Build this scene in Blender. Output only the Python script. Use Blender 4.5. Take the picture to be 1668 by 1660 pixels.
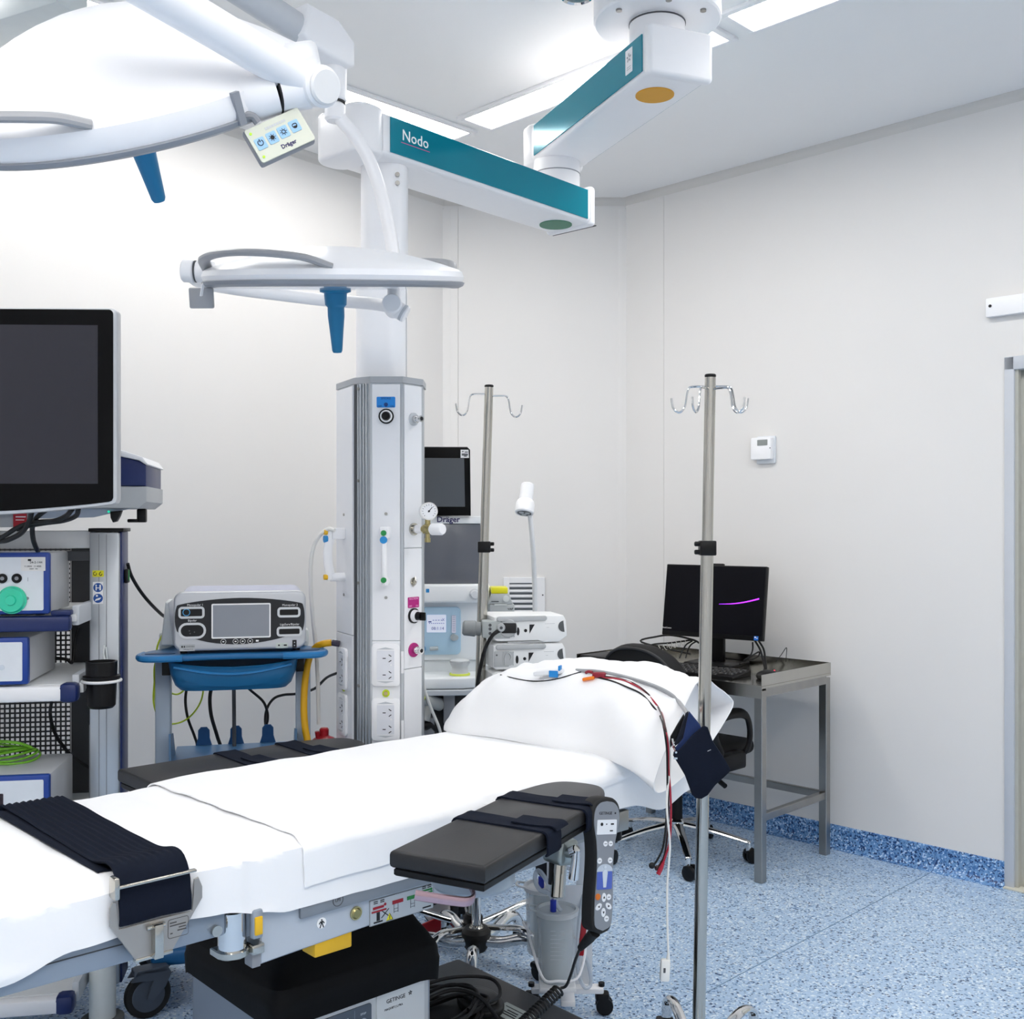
import bpy, bmesh, math, random
from mathutils import Vector, Matrix, noise
from mathutils.bvhtree import BVHTree
for _o in list(bpy.data.objects): bpy.data.objects.remove(_o)
SC = bpy.context.scene
COL = SC.collection
R = math.radians
random.seed(7)
# ---------------------------------------------------------------- camera, world, exposure
FPX, CX, HY, CAMZ = 1750.0, 834.0, 850.0, 1.4
cd = bpy.data.cameras.new('camera'); cam = bpy.data.objects.new('camera', cd); COL.objects.link(cam)
cam.location = (0, 0, CAMZ); cam.rotation_euler = (R(90), 0, 0)
cd.sensor_width = 36; cd.lens = 36*FPX/1668; cd.shift_y = (HY-830)/1668; cd.clip_start = .05
SC.camera = cam
w = bpy.data.worlds.new('world'); SC.world = w; w.use_nodes = True
w.node_tree.nodes['Background'].inputs[0].default_value = (.9, .95, 1, 1)
w.node_tree.nodes['Background'].inputs[1].default_value = .3
SC.view_settings.view_transform = 'Standard'; SC.view_settings.look = 'None'
SC.view_settings.gamma = 1; SC.view_settings.use_curve_mapping = False
SC.view_settings.exposure = 0.0
LIGHT = 20.0          # luminance of the ceiling strip lights
SC.cycles.max_bounces = 12; SC.cycles.diffuse_bounces = 8; SC.cycles.transparent_max_bounces = 16
# ---------------------------------------------------------------- helpers
def P(px, py, Y):
    """world point at depth Y (m) seen at photo position px,py"""
    return Vector(((px-CX)/FPX*Y, Y, CAMZ-(py-HY)/FPX*Y))
def lin(h):
    if isinstance(h, str):
        h = h.lstrip('#'); h = [int(h[i:i+2], 16)/255 for i in (0, 2, 4)]
    return tuple((c/12.92 if c <= .04045 else ((c+.055)/1.055)**2.4) for c in h)+(1,)
MATS = {}
def M(name, hexc, rough=.5, metal=0.0, var=.04, scale=30, bump=0.0, bscale=200, trans=0.0, emit=0.0, alpha=1.0, coat=0.0, stretch=None, ior=1.45, spec=None):
    if name in MATS: return MATS[name]
    m = bpy.data.materials.new(name); m.use_nodes = True; n = m.node_tree.nodes; l = m.node_tree.links
    b = n['Principled BSDF']; c = lin(hexc)
    b.inputs['Roughness'].default_value = rough; b.inputs['Metallic'].default_value = metal
    b.inputs['Transmission Weight'].default_value = trans; b.inputs['Alpha'].default_value = alpha
    b.inputs['Coat Weight'].default_value = coat; b.inputs['IOR'].default_value = ior
    if spec is not None: b.inputs['Specular IOR Level'].default_value = spec
    tc = n.new('ShaderNodeTexCoord'); mp = n.new('ShaderNodeMapping'); l.new(tc.outputs['Object'], mp.inputs[0])
    if stretch: mp.inputs['Scale'].default_value = stretch
    nz = n.new('ShaderNodeTexNoise'); nz.inputs['Scale'].default_value = scale; nz.inputs['Detail'].default_value = 2
    l.new(mp.outputs[0], nz.inputs['Vector'])
    mx = n.new('ShaderNodeMix'); mx.data_type = 'RGBA'
    mx.inputs[6].default_value = tuple(max(0, x*(1-var)) for x in c[:3])+(1,)
    mx.inputs[7].default_value = tuple(min(1, x*(1+var)) for x in c[:3])+(1,)
    l.new(nz.outputs[0], mx.inputs[0]); l.new(mx.outputs[2], b.inputs['Base Color'])
    if bump:
        n2 = n.new('ShaderNodeTexNoise'); n2.inputs['Scale'].default_value = bscale; l.new(mp.outputs[0], n2.inputs['Vector'])
        bp = n.new('ShaderNodeBump'); bp.inputs['Strength'].default_value = bump; bp.inputs['Distance'].default_value = .002
        l.new(n2.outputs[0], bp.inputs['Height']); l.new(bp.outputs[0], b.inputs['Normal'])
    if emit:
        l.new(mx.outputs[2], b.inputs['Emission Color']); b.inputs['Emission Strength'].default_value = emit
    MATS[name] = m; return m
def speckle(name, base, dark, mid, white, size, rough=.35, dfrac=.16):
    m = bpy.data.materials.new(name); m.use_nodes = True; n = m.node_tree.nodes; l = m.node_tree.links
    b = n['Principled BSDF']; b.inputs['Roughness'].default_value = rough
    tc = n.new('ShaderNodeTexCoord')
    nz = n.new('ShaderNodeTexNoise'); nz.inputs['Scale'].default_value = 1/size*.7; l.new(tc.outputs['Object'], nz.inputs['Vector'])
    ad = n.new('ShaderNodeMixRGB'); ad.blend_type = 'LINEAR_LIGHT'; ad.inputs[0].default_value = size*.5
    l.new(tc.outputs['Object'], ad.inputs[1]); l.new(nz.outputs['Color'], ad.inputs[2])
    v = n.new('ShaderNodeTexVoronoi'); v.inputs['Scale'].default_value = 1/size; l.new(ad.outputs[0], v.inputs['Vector'])
    sp = n.new('ShaderNodeSeparateColor'); l.new(v.outputs['Color'], sp.inputs[0])
    cr = n.new('ShaderNodeValToRGB'); cr.color_ramp.interpolation = 'CONSTANT'
    e = cr.color_ramp.elements; e[0].position = 0; e[0].color = lin(dark); e[1].position = dfrac*.45; e[1].color = lin(mid)
    for pos, c in ((dfrac, base), (.55, tuple(x*1.04 for x in [int(base[i:i+2], 16)/255 for i in (1, 3, 5)])), (.86, white)):
        k = e.new(pos); k.color = lin(c)
    l.new(sp.outputs[0], cr.inputs[0]); l.new(cr.outputs[0], b.inputs['Base Color'])
    MATS[name] = m; return m

def T(x=0, y=0, z=0): return Matrix.Translation((x, y, z))
def RX(a): return Matrix.Rotation(R(a), 4, 'X')
def RY(a): return Matrix.Rotation(R(a), 4, 'Y')
def RZ(a): return Matrix.Rotation(R(a), 4, 'Z')
def frame(o, x, z):
    """matrix with origin o, local x along x, local z near z"""
    x = Vector(x).normalized(); z = Vector(z); z = (z-x*z.dot(x)).normalized(); y = z.cross(x)
    m = Matrix((x, y, z)).transposed().to_4x4(); m.translation = Vector(o); return m
def zframe(o, z):
    z = Vector(z).normalized(); x = Vector((1, 0, 0)) if abs(z.x) < .9 else Vector((0, 1, 0))
    x = (x-z*x.dot(z)).normalized(); y = z.cross(x); m = Matrix((x, y, z)).transposed().to_4x4(); m.translation = Vector(o); return m
def rrect(wd, h, r, n=5, cx=0, cy=0):
    r = min(r, wd/2*.999, h/2*.999); pts = []
    for sx, sy, a0 in ((1, 1, 0), (-1, 1, 90), (-1, -1, 180), (1, -1, 270)):
        for i in range(n+1):
            a = R(a0+90*i/n); pts.append((cx+sx*(wd/2-r)+r*math.cos(a), cy+sy*(h/2-r)+r*math.sin(a)))
    return pts
def circ(r, n=24, cx=0, cy=0, a0=0, a1=360, ry=None):
    k = n if a1-a0 >= 360 else n+1
    return [(cx+r*math.cos(R(a0+(a1-a0)*i/n)), cy+(ry or r)*math.sin(R(a0+(a1-a0)*i/n))) for i in range(k)]
def catmull(pts, k=6, closed=False):
    pts = [Vector(p) for p in pts]; n = len(pts)
    if n < 3: return pts
    out = []
    for i in range(n if closed else n-1):
        if closed: p0, p1, p2, p3 = (pts[(i+j) % n] for j in (-1, 0, 1, 2))
        else: p1, p2 = pts[i], pts[i+1]; p0 = pts[i-1] if i else p1*2-p2; p3 = pts[i+2] if i+2 < n else p2*2-p1
        for j in range(k):
            t = j/k; t2 = t*t; t3 = t2*t
            out.append(.5*((2*p1)+(p2-p0)*t+(2*p0-5*p1+4*p2-p3)*t2+(3*p1-p0-3*p2+p3)*t3))
    if not closed: out.append(pts[-1])
    return out
class B:
    """collects shapes into one bmesh; mi = material slot of the shapes that follow"""
    def __init__(s, M=None): s.bm = bmesh.new(); s.M = M or Matrix(); s.mi = 0
    def _in(s, t, M=None):
        for f in t.faces: f.material_index = s.mi
        t.transform(s.M @ M if M else s.M)
        me = bpy.data.meshes.new('t'); t.to_mesh(me); t.free(); s.bm.from_mesh(me); bpy.data.meshes.remove(me); return s
    def box(s, x0, x1, y0, y1, z0, z1, bev=0, seg=2, M=None):
        t = bmesh.new(); bmesh.ops.create_cube(t, size=1)
        for v in t.verts: v.co = ((x0+x1)/2+v.co.x*(x1-x0), (y0+y1)/2+v.co.y*(y1-y0), (z0+z1)/2+v.co.z*(z1-z0))
        if bev: bmesh.ops.bevel(t, geom=t.edges[:], offset=bev, segments=seg, affect='EDGES', profile=.5)
        return s._in(t, M)
    def prism(s, pts, z0, z1, M=None, bev=0, seg=2, pts1=None):
        t = bmesh.new(); n = len(pts); q = pts1 or pts
        a = [t.verts.new((x, y, z0)) for x, y in pts]; b = [t.verts.new((x, y, z1)) for x, y in q]
        t.faces.new(a[::-1]); t.faces.new(b)
        for i in range(n): t.faces.new((a[i], a[(i+1) % n], b[(i+1) % n], b[i]))
        bmesh.ops.recalc_face_normals(t, faces=t.faces[:])
        if bev:
            ed = [e for e in t.edges if abs(e.verts[0].co.z-e.verts[1].co.z) < 1e-7]
            bmesh.ops.bevel(t, geom=ed, offset=bev, segments=seg, affect='EDGES', profile=.5)
        return s._in(t, M)
    def lathe(s, prof, M=None, n=32):
        t = bmesh.new(); rings = []
        for r, z in prof:
            rings.append([t.verts.new((0, 0, z))] if r < 1e-6 else [t.verts.new((r*math.cos(2*math.pi*i/n), r*math.sin(2*math.pi*i/n), z)) for i in range(n)])
        for a, b in zip(rings, rings[1:]):
            for i in range(n):
                j = (i+1) % n
                if len(a) == 1 and len(b) == 1: break
                if len(a) == 1: t.faces.new((a[0], b[i], b[j]))
                elif len(b) == 1: t.faces.new((a[i], a[j], b[0]))
                else: t.faces.new((a[i], a[j], b[j], b[i]))
        if len(rings[0]) > 1: t.faces.new(rings[0][::-1])
        if len(rings[-1]) > 1: t.faces.new(rings[-1])
        bmesh.ops.recalc_face_normals(t, faces=t.faces[:])
        return s._in(t, M)
    def cyl(s, p0, p1, r0, r1=None, n=24, bev=0):
        p0 = Vector(p0); p1 = Vector(p1); L = (p1-p0).length; r1 = r0 if r1 is None else r1
        pr = [(r0-bev, 0), (r0, bev), (r1, L-bev), (r1-bev, L)] if bev else [(r0, 0), (r1, L)]
        return s.lathe(pr, zframe(p0, p1-p0), n)
    def ball(s, c, r, n=20, sc=(1, 1, 1), M=None):
        t = bmesh.new(); bmesh.ops.create_uvsphere(t, u_segments=n, v_segments=max(6, n//2), radius=1)
        rr = (r*sc[0], r*sc[1], r*sc[2])
        for v in t.verts: v.co = Vector(c)+Vector((v.co.x*rr[0], v.co.y*rr[1], v.co.z*rr[2]))
        return s._in(t, M)
    def tube(s, pts, r, n=8, k=6, closed=False, flat=None, M=None):
        """round (or flat=(a,b) elliptical) tube along smoothed points; r may be a list per given point"""
        P0 = [Vector(p) for p in pts]; c = catmull(P0, k, closed) if k > 1 else P0
        m = len(c); t = bmesh.new()
        if isinstance(r, (list, tuple)):
            rr = []
            for i in range(m):
                f = i/max(1, m-1)*(len(r)-1); a = min(int(f), len(r)-2); rr.append(r[a]+(r[a+1]-r[a])*(f-a))
        else: rr = [r]*m
        tan = [((c[(i+1) % m]-c[i-1]) if closed else (c[min(i+1, m-1)]-c[max(i-1, 0)])).normalized() for i in range(m)]
        up = Vector((0, 0, 1)) if abs(tan[0].z) < .9 else Vector((1, 0, 0))
        nrm = (up-tan[0]*up.dot(tan[0])).normalized(); rings = []
        for i in range(m):
            nrm = (nrm-tan[i]*nrm.dot(tan[i])).normalized(); bi = tan[i].cross(nrm)
            fa, fb = flat or (1, 1)
            rings.append([t.verts.new(c[i]+rr[i]*(fa*math.cos(2*math.pi*j/n)*nrm+fb*math.sin(2*math.pi*j/n)*bi)) for j in range(n)])
        pairs = list(zip(rings, rings[1:]))+([(rings[-1], rings[0])] if closed else [])
        for a, b in pairs:
            for j in range(n): t.faces.new((a[j], a[(j+1) % n], b[(j+1) % n], b[j]))
        if not closed: t.faces.new(rings[0][::-1]); t.faces.new(rings[-1])
        bmesh.ops.recalc_face_normals(t, faces=t.faces[:])
        return s._in(t, M)
    def surf(s, f, nu, nv, thick=0, closed=False, M=None):
        t = bmesh.new(); g = [[t.verts.new(f(i/nu, j/nv)) for j in range(nv+(0 if closed else 1))] for i in range(nu+1)]
        for i in range(nu):
            for j in range(nv):
                j2 = (j+1) % nv if closed else j+1
                t.faces.new((g[i][j], g[i+1][j], g[i+1][j2], g[i][j2]))
        bmesh.ops.recalc_face_normals(t, faces=t.faces[:])
        if thick: bmesh.ops.solidify(t, geom=t.faces[:], thickness=thick)
        return s._in(t, M)
    def plate(s, cx, cz, wd, h, y, t, r=.004, bev=0, M=None):
        """rounded plate facing -y: back at y, front at y-t"""
        return s.prism(rrect(wd, h, r), 0, t, (M or Matrix()) @ T(cx, y, cz) @ RX(90), bev)
    def disc(s, cx, cz, r, y, t, n=20, M=None, r1=None):
        return s.lathe([(r, 0), (r if r1 is None else r1, t)], (M or Matrix()) @ T(cx, y, cz) @ RX(90), n)
    def text(s, st, size, cx, cz, y, M=None, align='CENTER', t=.0004, bold=0):
        cu = bpy.data.curves.new('f', 'FONT'); cu.body = st; cu.size = size; cu.align_x = align; cu.align_y = 'CENTER'; cu.extrude = t; cu.offset = bold*size; cu.resolution_u = 2
        ob = bpy.data.objects.new('f', cu); me = bpy.data.meshes.new_from_object(ob)
        b = bmesh.new(); b.from_mesh(me); bpy.data.objects.remove(ob); bpy.data.curves.remove(cu); bpy.data.meshes.remove(me)
        return s._in(b, (M or Matrix()) @ T(cx, y, cz) @ RX(90))
TOPS = []
def obj(name, b, mats, parent=None, label=None, ang=32):
    bm = b.bm; bm.normal_update()
    lim = R(ang)
    for f in bm.faces: f.smooth = True
    for e in bm.edges:
        if len(e.link_faces) == 2 and e.calc_face_angle(0) > lim: e.smooth = False
    me = bpy.data.meshes.new(name); o = bpy.data.objects.new(name, me); COL.objects.link(o)
    if parent is not None: o.parent = parent
    else:
        lo = Vector([min(v.co[i] for v in bm.verts) for i in range(3)]); hi = Vector([max(v.co[i] for v in bm.verts) for i in range(3)])
        c = (lo+hi)/2; c.z = lo.z
        bmesh.ops.translate(bm, verts=bm.verts[:], vec=-c); o.location = c
    bm.to_mesh(me); bm.free()
    for m in (mats if isinstance(mats, (list, tuple)) else [mats]): me.materials.append(m)
    if label: o['label'] = label
    return o
def tag(o, label, cat, group=None):
    o['label'] = label; o['category'] = cat
    if group: o['group'] = group
    return o
def thing(name, label, cat, loc=(0, 0, 0), rz=0, group=None):
    o = bpy.data.objects.new(name, None); COL.objects.link(o); o.location = loc; o.rotation_euler = (0, 0, R(rz)); o.empty_display_size = .05
    return tag(o, label, cat, group)
def inv(t):
    return (T(*t.location) @ Matrix.Rotation(t.rotation_euler.z, 4, 'Z')).inverted()
def solo(name, b, mats, label, cat, group=None, ang=32): return tag(obj(name, b, mats, None, None, ang), label, cat, group)
def struct(name, b, mats, parent=None):
    o = obj(name, b, mats, parent)
    if parent is None: o['kind'] = 'structure'
    return o
def dup(root, loc, rz, label, group=None):
    r = root.copy(); COL.objects.link(r); r.location = loc; r.rotation_euler = (0, 0, R(rz)); r['label'] = label
    if group: r['group'] = group
    for ch in list(root.children):
        c = ch.copy(); COL.objects.link(c); c.parent = r
        for g in list(ch.children):
            d = g.copy(); COL.objects.link(d); d.parent = c
    return r
# ---------------------------------------------------------------- materials
WALLM = M('wall_panel', '#e1dfdd', .45, var=.012, scale=2)
CEILM = M('ceiling_paint', '#eeeeee', .6, var=.01, scale=3)
COVE = M('coving', '#d2cfcb', .5, var=.02, scale=4)
FLOORM = speckle('floor_vinyl', '#a9c1db', '#2c4872', '#6f92ba', '#dde8f2', .0058, dfrac=.15)
SKIRTM = speckle('skirting_vinyl', '#6d97c6', '#173a6e', '#4878b2', '#bcd6f0', .0062, dfrac=.42)
WHITE = M('white_enamel', '#f1f1f3', .3, var=.01)
WHITEM = M('white_satin', '#ececee', .5, var=.01)
OFFW = M('off_white_plastic', '#e6e6e6', .4, var=.015)
LGREY = M('light_grey_paint', '#c3c7cc', .4, var=.02)
BGREY = M('blue_grey_paint', '#a9b3be', .4, var=.02)
MGREY = M('mid_grey_plastic', '#8f9196', .45, var=.03)
DGREY = M('dark_grey_plastic', '#4a4c50', .5, var=.04)
CHAR = M('charcoal', '#2b2b2d', .5, var=.06)
BLACK = M('black_plastic', '#0d0d0f', .4, var=.08, spec=.3)
RUBBER = M('black_rubber', '#161617', .7, var=.1, bump=.1)
GLOSSB = M('black_glass', '#050507', .3, var=.05, spec=.15)
SCREENG = M('screen_grey', '#38373d', .4, var=.03, spec=.2)
NAVY = M('navy_paint', '#18285c', .35, var=.06)
NAVYF = M('navy_fabric', '#121826', .85, var=.12, scale=200, bump=.3, bscale=900, spec=.15)
TEAL = M('teal_panel', '#11869a', .14, .25, var=.03, scale=2)
CHROME = M('chrome', '#dcdcdc', .08, 1, var=.02)
STEEL = M('brushed_steel', '#bdbab2', .16, 1, var=.06, scale=40, stretch=(1, 1, .05))
STEELD = M('worn_steel', '#a3a19d', .3, 1, var=.12, scale=15)
ALU = M('aluminium', '#bfc3c7', .35, .85, var=.04, scale=60, stretch=(1, 1, .04))
SHEET = M('white_linen', '#f4f4f5', .9, var=.012, scale=12, bump=.5, bscale=26, spec=.1)
VINYLB = M('black_vinyl', '#202022', .42, var=.08, bump=.08, bscale=300)
HANDLEB = M('petrol_blue_silicone', '#1173a0', .45, var=.03)
CARTB = M('cart_blue', '#1f679c', .35, var=.04)
RED = M('red_plastic', '#a01420', .3, var=.05)
YELLOW = M('yellow_plastic', '#e6b420', .4, var=.03)
YBRIGHT = M('bright_yellow', '#e8e020', .4, var=.03)
GREEN = M('green_dot', '#1d8a44', .4, var=.03)
SKYB = M('sky_blue_dot', '#2a8fd0', .4, var=.03)
MAGENTA = M('magenta', '#b01878', .4, var=.03)
INK = M('ink', '#15151a', .6, var=.02)
INKW = M('white_ink', '#f2f2f2', .5, var=.01)
BRASS = M('brass', '#b5a878', .25, 1, var=.05)
TUBEW = M('white_tubing', '#e4e3df', .4, var=.02)
CABLEB = M('black_cable', '#121214', .5, var=.05)
EARTH = M('green_yellow_cable', '#c2d628', .45, var=.2, scale=60)
CLEAR = M('clear_plastic', '#dfe6ea', .06, var=.01, alpha=.32)
# ================================================================ THE ROOM
H = 3.033
WL, WR = Vector((-.348, 5.44)), Vector((.575, 5.44))
DL, DR = Vector((-.64, -.768)).normalized(), Vector((.7071, -.7071))
L2, R2 = WL+DL*6.2, WR+DR*5.3
BK = Vector((.1, -2.7))
ring = [WL, WR, R2, BK, L2]
b = B(); b.prism([(p.x*1.03, p.y*1.02+(-.05 if p.y < 0 else .05)) for p in ring], -.1, 0); floor = struct('floor', b, FLOORM)
b = B(); b.prism([(p.x*1.03, p.y*1.02+(-.05 if p.y < 0 else .05)) for p in ring], H, H+.1); ceiling = struct('ceiling', b, CEILM)
def wall(name, p, q, holes=(), seams=(), h0=0, slab=True):
    """backing slab behind the panels; local x runs along the wall from p, room side is local +y ... panels are children"""
    d = (q-p); L = d.length; d.normalize(); nrm = Vector((-d.y, d.x))
    c = Vector((.3, 2.0))
    if (c-p).dot(nrm) < 0: nrm = -nrm
    Mx = frame((p.x, p.y, 0), (d.x, d.y, 0), (0, 0, 1))
    sy = 1 if (Mx.to_3x3() @ Vector((0, 1, 0))).dot(Vector((nrm.x, nrm.y, 0))) > 0 else -1
    b = B(Mx)
    cuts = sorted(holes); x = 0
    for (a0, a1, zt) in cuts:
        b.box(x, a0, *sorted((-.1*sy, -.02*sy)), 0, H); b.box(a0, a1, *sorted((-.1*sy, -.02*sy)), zt, H); x = a1
    b.box(x, L, *sorted((-.1*sy, -.02*sy)), 0, H)
    wo = struct(name, b, COVE)
    edges = sorted([0, L]+list(seams)+[e for hh in cuts for e in hh[:2]])
    g = .0006
    inv0 = Matrix.Translation(-wo.location)
    skip = {hh[0] for hh in cuts}
    for a0, a1 in zip(edges, edges[1:]):
        if a0 in skip: continue
        pb = B(inv0 @ Mx); pb.box(a0+g, a1-g, *sorted((-.025*sy, 0)), 0, H-.001, bev=.0005, seg=1)
        for hh in cuts:                       # the panel beside a door runs on over the door head
            if abs(a1-hh[0]) < 1e-6: pb.box(a1-g-.001, hh[1], *sorted((-.025*sy, 0)), hh[2], H-.001)
        obj('panel', pb, WALLM, wo)
    return Mx, sy, L
DOOR0, DOOR1, DOORH = 1.865, 3.25, 2.03
wl = wall('wall_left', WL, L2, seams=(2.4, 4.0))
wc = wall('wall_corner', WL, WR, seams=(.075,))
wr = wall('wall_right', WR, R2, holes=((DOOR0, DOOR1, DOORH),), seams=(.24,))
wb = wall('wall_back', R2, BK)
wk = wall('wall_rear', BK, L2)
def strip(name, W, x0, x1, prof, mat):
    """sweep a (depth, z) profile along a wall"""
    Mx, sy, L = W; b = B(Mx)
    if x1 is None: x1 = L
    t = bmesh.new(); a = [t.verts.new((x0, sy*y, z)) for y, z in prof]; c = [t.verts.new((x1, sy*y, z)) for y, z in prof]
    n = len(prof); t.faces.new(a); t.faces.new(c)
    for i in range(n): t.faces.new((a[i], a[(i+1) % n], c[(i+1) % n], c[i]))
    bmesh.ops.recalc_face_normals(t, faces=t.faces[:]); b._in(t)
    return struct(name, b, mat)
sk = [(0, 0)]+[(.004+.035*(1-math.sin(R(a))), .035*(1-math.cos(R(a)))) for a in (0, 20, 40, 60, 75, 90)]+[(.004, .095), (0, .097)]
strip('baseboard_left', wl, 0, None, sk, SKIRTM); strip('baseboard_corner', wc, 0, None, sk, SKIRTM)
strip('baseboard_right', wr, 0, DOOR0, sk, SKIRTM)
cv = [(0, H), (.032, H)]+[(.03*(1-math.sin(R(a)))+.002, H-.03*(1-math.cos(R(a)))-.002) for a in (0, 30, 60, 90)]+[(0, H-.034)]
strip('trim_1', wl, 0, None, cv, COVE); strip('trim_2', wc, 0, None, cv, COVE); strip('trim_3', wr, 0, None, cv, COVE)
# vertical coves in the two corners
for nm, p, a in (('trim_4', WL, 0), ('trim_5', WR, 0)):
    b = B(); b.prism([(p.x+.045*math.cos(R(q)), p.y+.004+.007*math.sin(R(q))) for q in range(180, 361, 20)], .09, H-.05); struct(nm, b, WALLM)
# skirting seam and floor weld
Mr, sr, _ = wr
def onr(x, y, z): return Mr @ Vector((x, sr*y, z))
xs = 1.59
b = B(); b.tube([onr(xs, .0405, .0), onr(xs, .012, .012), onr(xs, .0035, .05), onr(xs, .004, .095)], .0016, 6, k=4); struct('trim_6', b, M('weld', '#4d6f9c', .5))
b = B(); b.tube([onr(xs, .04, .0), onr(xs, .35, .0), onr(xs, 4.6, .0)], .0017, 6, k=1)
obj('weld_line', b, M('floor_weld', '#6f8aa6', .5), floor).location = -floor.location
# ---- door in the right wall
b = B(Mr)
fy = sorted((0, sr*.012))
for x0, x1, z0, z1 in ((DOOR0-.002, DOOR0+.034, 0, DOORH+.0), (DOOR1-.05, DOOR1, 0, DOORH), (DOOR0-.002, DOOR1, DOORH-.05, DOORH+.001)):
    b.box(x0, x1, *sorted((-sr*.11, sr*.010)), z0, z1, .002)
dr = struct('door_1', b, M('door_frame_grey', '#c2c6cd', .4, var=.02))
Md = Matrix.Translation(-dr.location) @ Mr
b = B(Md); b.box(DOOR0+.055, DOOR1-.055, *sorted((-sr*.10, -sr*.055)), .006, DOORH-.055, .003)
leaf = obj('door_leaf', b, M('cream_laminate', '#dcdbd2', .4, var=.02), dr)
b = B(Md); b.box(DOOR0+.034, DOOR0+.046, *sorted((-sr*.055, -sr*.002)), 0, DOORH-.05); b.box(DOOR0+.046, DOOR0+.07, *sorted((-sr*.055, -sr*.03)), 0, DOORH-.05); b.box(DOOR0+.046, DOOR1-.05, *sorted((-sr*.055, -sr*.03)), DOORH-.075, DOORH-.05)
obj('door_stop', b, M('door_stop_beige', '#bab9b0', .5), dr)
b = B(Md); b.box(DOOR0, DOOR1, *sorted((-sr*.11, sr*.03)), .0, .006, .001); obj('threshold', b, M('threshold_cream', '#d6d3c4', .4), dr)
b = B(Md); b.box(DOOR0, DOOR1, *sorted((-sr*.16, -sr*.12)), 0, DOORH); obj('door_backing', b, COVE, dr)
# ---- ceiling strip lights
DIFF = M('led_diffuser', '#fffcf8', .5, var=0, emit=LIGHT)
def strip_light(c, ang, label):
    t = thing('ceiling_light', label, 'ceiling light', (c.x, c.y, H), ang, 'linear ceiling lights')
    f = B()
    for x0, x1, y0, y1 in ((-.6, .6, -.1, -.075), (-.6, .6, .075, .1), (-.6, -.575, -.075, .075), (.575, .6, -.075, .075)):
        f.box(x0, x1, y0, y1, -.012, 0, .002, 1)
    obj('light_frame', f, WHITEM, t)
    d = B(); d.box(-.574, .574, -.0745, .0745, -.008, -.001); obj('diffuser', d, DIFF, t)
D1, D2 = Vector((-.7071, -.7071)), Vector((.7071, -.7071))
E1, E2 = Vector((-.2135, 4.555)), Vector((-.155, 4.40))
strip_light(E1+D1*.6, 45, 'bright linear ceiling light running behind the hanging lamp arm, left of the other strips')
strip_light(E1+D1*1.85, 45, 'linear ceiling light above the large lamp head at the upper left')
strip_light(E2+D2*.6, -45, 'bright linear ceiling light passing behind the angled upper boom arm')
strip_light(E2+D2*1.85, -45, 'bright linear ceiling light at the top right edge of the picture')
strip_light(E2+D2*3.1, -45, 'linear ceiling light over the doorway side of the room')
E3 = E2+D2*3.55; E4 = E1+D1*3.6
for k in (1, 2): strip_light(E3+D1*(1.25*k-.5), 45, 'linear ceiling light behind the viewer, %s' % ('right part of its row', 'left part of its row')[k-1])
for k in (1, 2): strip_light(E4+D2*(1.25*k-.4), -45, 'linear ceiling light on the left side of the room, %s' % ('far part of its row', 'near part of its row')[k-1])
E5 = Vector((.25, .9)); E6 = Vector((-.75, .45))  # two unseen strip rows added over the camera to even out the brightness
for k in range(3): strip_light(E5+D2*(1.25*k)+D1*.5, -45, 'added out-of-view fill light strip in the front row over the camera, %s of three' % ('leftmost', 'middle one', 'rightmost')[k])
for k in range(3): strip_light(E6+D2*(1.25*k)+D1*.6, -45, 'added out-of-view fill light strip in the rear row over the camera, %s of three' % ('leftmost', 'middle one', 'rightmost')[k])
# ---- wall fittings
Mc, sc, _ = wc
def mirror(W):   # frame on a wall: x along the wall as seen from the room, y into the wall, z up
    Mx, sy, L = W
    return Mx if sy < 0 else Mx @ RZ(180)
# return-air grille on the corner wall
t = thing('vent_grille', 'white louvred return-air grille low on the corner wall', 'vent', (P(854, 0, 5.44).x, 5.438, .62))
b = B(); W2, H2 = .105, .50
for x0, x1, z0, z1 in ((-W2, -W2+.03, 0, H2), (W2-.045, W2, 0, H2), (-W2+.03, W2-.045, 0, .03), (-W2+.03, W2-.045, H2-.03, H2)): b.box(x0, x1, -.012, 0, z0, z1, .002, 1)
obj('grille_frame', b, WHITEM, t)
b = B(); b.box(-W2+.03, W2-.045, -.002, 0, .03, H2-.03); obj('dark_backing', b, M('vent_dark', '#6c7278', .7), t)
for i in range(17):
    z = .04+i*.0262; b = B(); b.box(-W2+.03, W2-.045, -.006, .006, -.0012, .0012, M=T(0, -.007, z) @ RX(35)); b.box(-W2+.03, W2-.045, -.0105, -.009, z-.009, z+.004); obj('slat', b, WHITEM, t)
for z in (.1, .28, H2-.09):
    b = B(); b.disc(W2-.012, z, .004, -.012, .002, 10); obj('screw', b, DGREY, t)
# thermostat on the right wall
def wall_at(px, py, W):
    Mx, sy, L = W; o = Mx.translation; n3 = Mx.to_3x3() @ Vector((0, 1, 0)); d = P(px, py, 1)-Vector((0, 0, CAMZ)); c0 = Vector((0, 0, CAMZ))
    k = (o-c0).dot(n3)/d.dot(n3); return c0+d*k
q = wall_at(1247, 757, wr); t = thing('thermostat', 'white wall thermostat with a small grey display', 'thermostat', q, -45+0)
b = B(); b.plate(.008, .066, .095, .124, 0, .012, .006, .002); obj('back_plate', b, M('thermo_back', '#dfe3e8', .4), t)
b = B(); b.plate(-.004, .072, .105, .1, -.010, .026, .008, .004); obj('cover', b, WHITE, t)
b = B(); b.plate(.006, .098, .052, .026, -.036, .0015, .002); obj('display', b, M('lcd_grey', '#8d9290', .3), t)
b = B(); b.disc(.045, .072, .0025, -.036, .001, 10); obj('sensor_dot', b, INK, t)
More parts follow.
